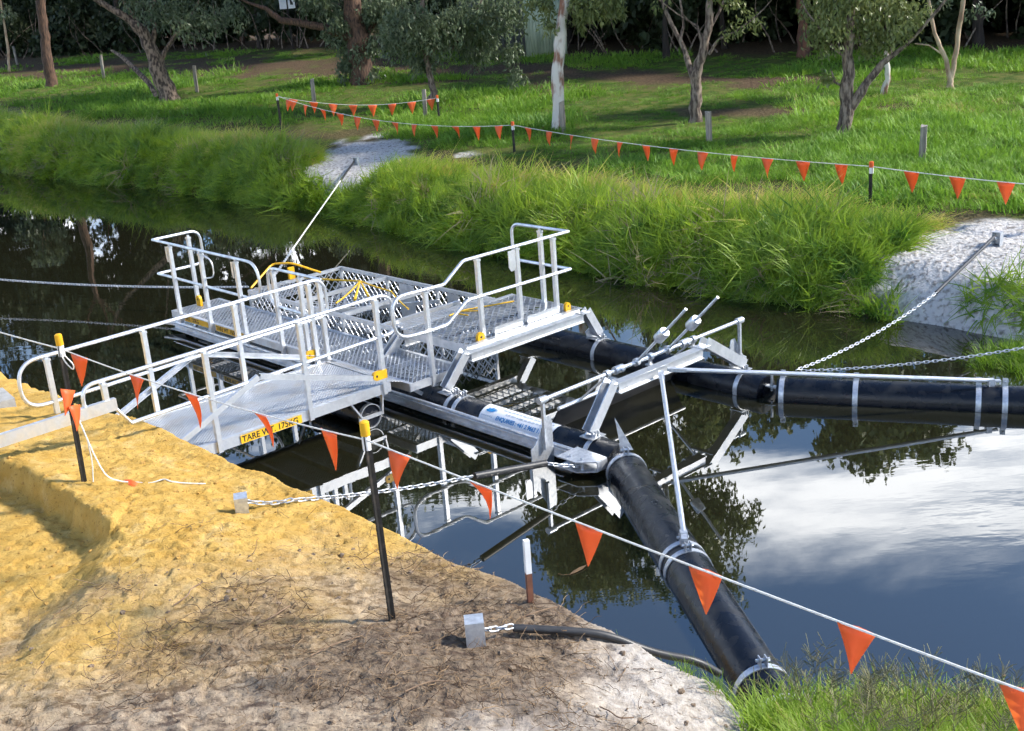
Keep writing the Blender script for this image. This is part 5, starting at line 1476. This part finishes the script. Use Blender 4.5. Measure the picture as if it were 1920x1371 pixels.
# meadow beyond
N = 12500
y0 = 12 + (rs.random(N) ** 1.25) * 58; x0 = rs.uniform(-.62, .60, N) * y0 + rs.uniform(-2, 2, N)
d = fdist(x0, y0); dm = dirt_mask(x0, y0)
keep = (d > 1.3) & (bare_mask(x0, y0) + cut_mask(x0, y0) < .4) & (rs.random(N) > dm * 1.05) & (y0 < forest_line(x0)) & (rs.random(N) > .55 * sstep(4.0, 3.0, d)) & (x0 > -40) & (x0 < 34)
x, y, d, dm = x0[keep], y0[keep], d[keep], dm[keep]; n = len(x)
patch = fbm(x * .22, y * .22, 3, 91)
tall = sstep(.42, .60, patch + .10 * sstep(6, 3, np.abs(d - 8)))
sun_streak = np.exp(-((x - 11.5) / 4) ** 2 - ((y - 28.5) / 3.0) ** 2)
tint = .30 + .5 * (patch - .4) + .25 * (fbm(x * 1.3, y * 1.3, 2, 92) - .5) + rs.uniform(-.1, .1, n) + .35 * dm + .40 * sun_streak + .45 * sstep(4.2, 2.4, d) * fbm(x * .9, y * .9, 2, 97)
scl = (.45 + .75 * tall + .6 * sun_streak) * rs.uniform(.7, 1.25, n) * (1 - .45 * np.clip(dm * 1.5, 0, 1)) * np.where(d < 3.6, .55, 1) * np.interp(y, [15, 40, 70], [1, 1.15, 1.4])
bush = np.hypot(x - 1.0, (y - 30.6) * .8) < .75; scl = np.where(bush, 1.9, scl); tint = np.where(bush, .08 + .1 * rs.random(n), tint)
rot = np.stack([rs.normal(0, .12, n), rs.normal(0, .12, n), rs.uniform(0, 6.28, n)], 1)
protos = [tuft('meadow_tuft_%d' % k, 150, .55, .14, .015, .45, .6, 3, LAWN, 400 + k) for k in range(4)] + [tuft('meadow_tuft_%d' % k, 85, .6, .14, .026, .45, .5, 2, LAWN, 400 + k) for k in range(4, 7)]
scatter('meadow_grass', 'green meadow grass covering the field under the trees', 'grass', np.stack([x, y, zfar(x, y) - .01], 1), rot, scl, np.where(y > 34, rs.integers(4, 7, n), rs.integers(0, 4, n)), np.clip(tint, 0, 1), protos)

# reed patch in the water at the right edge and near bank grass
px, py = rs.uniform(5.3, 7.6, 260), rs.uniform(11.9, 13.6, 260)
k = (((px - 6.4) / 1.0) ** 2 + ((py - 12.75) / .6) ** 2 < 1); px, py = px[k], py[k]; n = len(px)
protos = [tuft('water_tuft_%d' % q, 40, .15, .20, .010, .5, .5, 3, NEARG, 500 + q) for q in range(3)]
scatter('water_grass', 'bright green low grass growing in the water beside the far chain', 'grass', np.stack([px, py, np.zeros(n)], 1), np.stack([rs.normal(0, .2, n), rs.normal(0, .2, n), rs.uniform(0, 6.28, n)], 1), rs.uniform(.7, 1.2, n), rs.integers(0, 3, n), rs.uniform(.1, .5, n), protos)

N = 3200
x0 = rs.uniform(1.0, 5.2, N); y0 = rs.uniform(4.2, 7.0, N); s, ze = near_dist(x0, y0)
keep = (s > -.28) & (rs.random(N) < sstep(1.28, 1.6, x0 - .35 * sstep(6.0, 6.6, y0) + .25 * (fbm(x0 * 3, y0 * 3, 3, 95) - .5) + .25 * np.maximum(0, 5.9 - y0) * -1))
x, y, s = x0[keep], y0[keep], s[keep]; n = len(x)
protos = [tuft('edge_tuft_%d' % q, 85, .17, .22, .0085, .45, .6, 5, NEARG, 600 + q) for q in range(4)]
tint = .55 + .5 * (fbm(x * 1.5, y * 1.5, 3, 96) - .4) + .30 * sstep(2.2, 3.2, x) + rs.uniform(-.12, .12, n)
scatter('edge_grass', 'bright green grass clump at the end of the near boom', 'grass', np.stack([x, y, np.maximum(znear(x, y), -.02)], 1), np.stack([rs.normal(0, .18, n), rs.normal(0, .18, n), rs.uniform(0, 6.28, n)], 1), rs.uniform(.6, 1.25, n) * np.where(s < .05, 1.1, 1.0), rs.integers(0, 4, n), np.clip(tint, 0, 1), protos)

# tall seed heads standing in that grass
def seedhead(seed):
    r = random.Random(seed); mb = MB(); h = r.uniform(.42, .62); dx, dy = r.uniform(-.12, .12), r.uniform(-.1, .1)
    st = [Vector((dx * t * t, dy * t * t, h * t)) for t in (0, .3, .6, .8, 1)]
    mb.tube(st, [.0026, .0024, .002, .0016, .001], 4, False)
    for k in range(26):
        t = r.uniform(.62, 1.0); p = Vector((dx * t * t, dy * t * t, h * t)); a = r.uniform(0, 6.28)
        e = p + Vector((math.cos(a), math.sin(a), .9)) * r.uniform(.03, .09); mb.tube([p, e], [.0012, .0022], 3, False)
    me = bpy.data.meshes.new('seed'); me.from_pydata([tuple(v) for v in mb.v], [], mb.f)
    at = me.attributes.new('shade', 'FLOAT', 'FACE'); at.data.foreach_set('value', np.full(len(me.polygons), .2, np.float32)); me.materials.append(DRY)
    return bpy.data.objects.new('seed_kind_%d' % seed, me)
DRY = leaf_mat('dry_seed_grass', (.12, .13, .05), (.34, .30, .17), .3, .6)
N = 330
x0 = rs.uniform(1.5, 4.6, N); y0 = rs.uniform(5.1, 6.75, N); s, ze = near_dist(x0, y0); k = (s > -.35) & (s < .9)
x, y = x0[k], y0[k]; n = len(x)
scatter('seed_grass', 'tall dry seed heads rising from the near grass clump', 'grass', np.stack([x, y, np.maximum(znear(x, y), -.02)], 1), np.stack([rs.normal(0, .15, n), rs.normal(0, .15, n), rs.uniform(0, 6.28, n)], 1), rs.uniform(.6, 1.05, n), rs.integers(0, 5, n), rs.uniform(.0, .6, n), [seedhead(q) for q in range(5)])

# thin grass along the near sand edge
ex = np.interp(rs.random(150) ** .6, [0, 1], [.55, 1.35]); ey = np.interp(ex, [.2, .75, 1.05, 1.3], [7.13, 6.55, 6.15, 5.85]) + rs.normal(.10, .06, 150)
protos = [tuft('thin_tuft_%d' % q, 4, .04, .17, .005, .4, .3, 4, NEARG, 700 + q) for q in range(3)]
scatter('edge_sprigs', 'sparse green sprigs along the sand edge beside the hose', 'grass', np.stack([ex, ey, znear(ex, ey)], 1), np.stack([rs.normal(0, .2, 150), rs.normal(0, .2, 150), rs.uniform(0, 6.28, 150)], 1), rs.uniform(.25, .85, 150), rs.integers(0, 3, 150), rs.uniform(.2, .9, 150), protos)

# ------------------------------------------------------------------ litter on the near sand
def root_kind(seed):
    r = random.Random(seed); mb = MB(); n = 6; p = Vector((0, 0, .004)); a = r.uniform(0, 6.28); pts = [p]
    for k in range(n):
        a += r.uniform(-.8, .8); p = p + Vector((math.cos(a) * .022, math.sin(a) * .022, r.uniform(-.004, .007))); pts.append(p)
    mb.tube(pts, [.0016] * n + [.0008], 4, False)
    me = bpy.data.meshes.new('root'); me.from_pydata([tuple(v) for v in mb.v], [], mb.f)
    at = me.attributes.new('shade', 'FLOAT', 'FACE'); at.data.foreach_set('value', np.zeros(len(me.polygons), np.float32)); me.materials.append(ROOTM); return bpy.data.objects.new('root_kind_%d' % seed, me)
ROOTM = leaf_mat('root_fibre', (.07, .038, .022), (.33, .22, .12), 0.0, .8)
N = 13000
x0 = rs.uniform(-4.2, 1.5, N); y0 = rs.uniform(4.9, 8.6, N); s, ze = near_dist(x0, y0)
w = .03 + .75 * sstep(.50, .66, fbm(x0 * 1.7, y0 * 1.7, 4, 75) + .16 * np.exp(-(((x0 + 1.0) / 1.3) ** 2 + ((y0 - 6.15) / .75) ** 2)) + .10 * np.exp(-(((x0 - .1) / .7) ** 2 + ((y0 - 6.9) / .5) ** 2)))
w *= sstep(.9, -.6, (y0 - 7.6) * .75 - (x0 + 2.1) * .45)
k = (s > .05) & (rs.random(N) < w); x, y = x0[k], y0[k]; n = len(x)
scatter('root_litter', 'fine brown roots and twigs strewn over the grey sand', 'litter', np.stack([x, y, znear(x, y)], 1), np.stack([rs.normal(0, .35, n), rs.normal(0, .35, n), rs.uniform(0, 6.28, n)], 1), rs.uniform(.5, 1.5, n), rs.integers(0, 7, n), rs.random(n) ** 1.3, [root_kind(q) for q in range(7)])
def clod_kind(seed):
    r = np.random.default_rng(seed); import bmesh
    bm = bmesh.new(); bmesh.ops.create_icosphere(bm, subdivisions=2, radius=.02)
    for v in bm.verts: v.co *= r.uniform(.65, 1.25); v.co.z *= .6
    me = bpy.data.meshes.new('clod'); bm.to_mesh(me); bm.free(); me.materials.append(CLODY if seed % 2 else CLODG); return bpy.data.objects.new('clod_kind_%d' % seed, me)
CLODY = pmat('yellow_clod', (.52, .31, .08), (.42, .24, .06), 30, rough=.95, bump=.5, bscale=80); CLODG = pmat('grey_clod', (.27, .20, .135), (.17, .12, .08), 30, rough=.95, bump=.5, bscale=80)
N = 2400
x0 = rs.uniform(-4.8, 1.5, N); y0 = rs.uniform(4.9, 10.6, N); s, ze = near_dist(x0, y0)
yel = (y0 - 7.75) * .75 - (x0 + 2.1) * .45 > 0
k = (s > .05) & (rs.random(N) < .5); x, y, yel = x0[k], y0[k], yel[k]; n = len(x)
scatter('sand_clods', 'small crumbs of sand lying over the near bank', 'sand', np.stack([x, y, znear(x, y)], 1), np.stack([rs.normal(0, .4, n), rs.normal(0, .4, n), rs.uniform(0, 6.28, n)], 1), .35 + .9 * 1.1 * rs.random(n) ** 5, rs.integers(0, 3, n) * 2 + yel, np.zeros(n), [clod_kind(q) for q in range(6)])
# a few larger sticks
for i, (x, y, l, a) in enumerate(((-1.35, 6.2, .35, .5), (-2.35, 6.9, .3, 1.1), (-.75, 5.75, .25, .2), (-1.75, 6.6, .28, .8), (.35, 5.75, .22, -.7), (-.1, 6.75, .3, .35))):
    z = zn(x, y); r = random.Random(i); t = thing('stick', ['long thin stick lying in brown roots', 'curved pale stick on the grey sand towards the left', 'short stick low on the dark litter', 'pale twig beside the brown roots', 'thin dark twig on the white sand', 'bent twig near the peg and anchor'][i], 'stick', (x, y, z + .012), a)
    MB().tube(fillet([(0, 0, 0), (l * .4, .03 * r.uniform(-1, 1), .01), (l * .7, .05 * r.uniform(-1, 1), .005), (l, .02, .0)], .1), [.005] * 9 + [.004] * 9 if False else .0045, 5).build('stick_wood', ROOTM2 if (ROOTM2 := bpy.data.materials.get('stick_wood') or pmat('stick_wood', (.30, .20, .12), (.18, .11, .07), 20, rough=.85)) else None, t)
# floating leaf on the water
lf_ = thing('floating_leaf', 'small brown leaf floating on the dark blue water', 'leaf', (.42, 8.67, .004), R(40))
MB().prism([(-.11, 0, 0), (-.05, .018, .004), (.02, .022, .006), (.10, .0, .012), (.02, -.018, .004), (-.05, -.014, .002)], (0, 0, .002)).build('leaf_blade', pmat('dead_leaf', (.16, .10, .045), (.10, .06, .03), 20, rough=.6), lf_)
MB().tube([(-.10, 0, .003), (-.15, .03, .006), (-.16, .08, .004)], .003, 5).build('leaf_stalk', bpy.data.materials['dead_leaf'], lf_)

V = []; Q = []
for k in range(260):
    if k < 25: x, y = rs.uniform(1.9, 4.5), rs.uniform(6.25, 6.8)
    elif k < 150: continue
    elif k < 200: x, y = rs.uniform(-4.5, -2.5), 0; y = 10.9 - (x + 3.3) * .85 + rs.uniform(.2, .8)
    else: x = rs.uniform(-6, 5.5); y = float(np.interp(x, _xs, _yw)) - rs.uniform(.1, .9)
    if near_dist(np.array([x]), np.array([y]))[0][0] > -.12: continue
    a = rs.uniform(0, 6.28); l = rs.uniform(.008, .03); w = l * rs.uniform(.25, .6); c, s_ = math.cos(a), math.sin(a); b = len(V)
    V += [(x + c * l, y + s_ * l, .004), (x - s_ * w, y + c * w, .005), (x - c * l, y - s_ * l, .004), (x + s_ * w, y - c * w, .006)]; Q.append((b, b + 1, b + 2, b + 3))
tag(mesh_obj('floating_debris', V, Q, bpy.data.materials['dead_leaf']), 'tiny leaf fragments floating along the water edges', 'debris', kind='stuff')
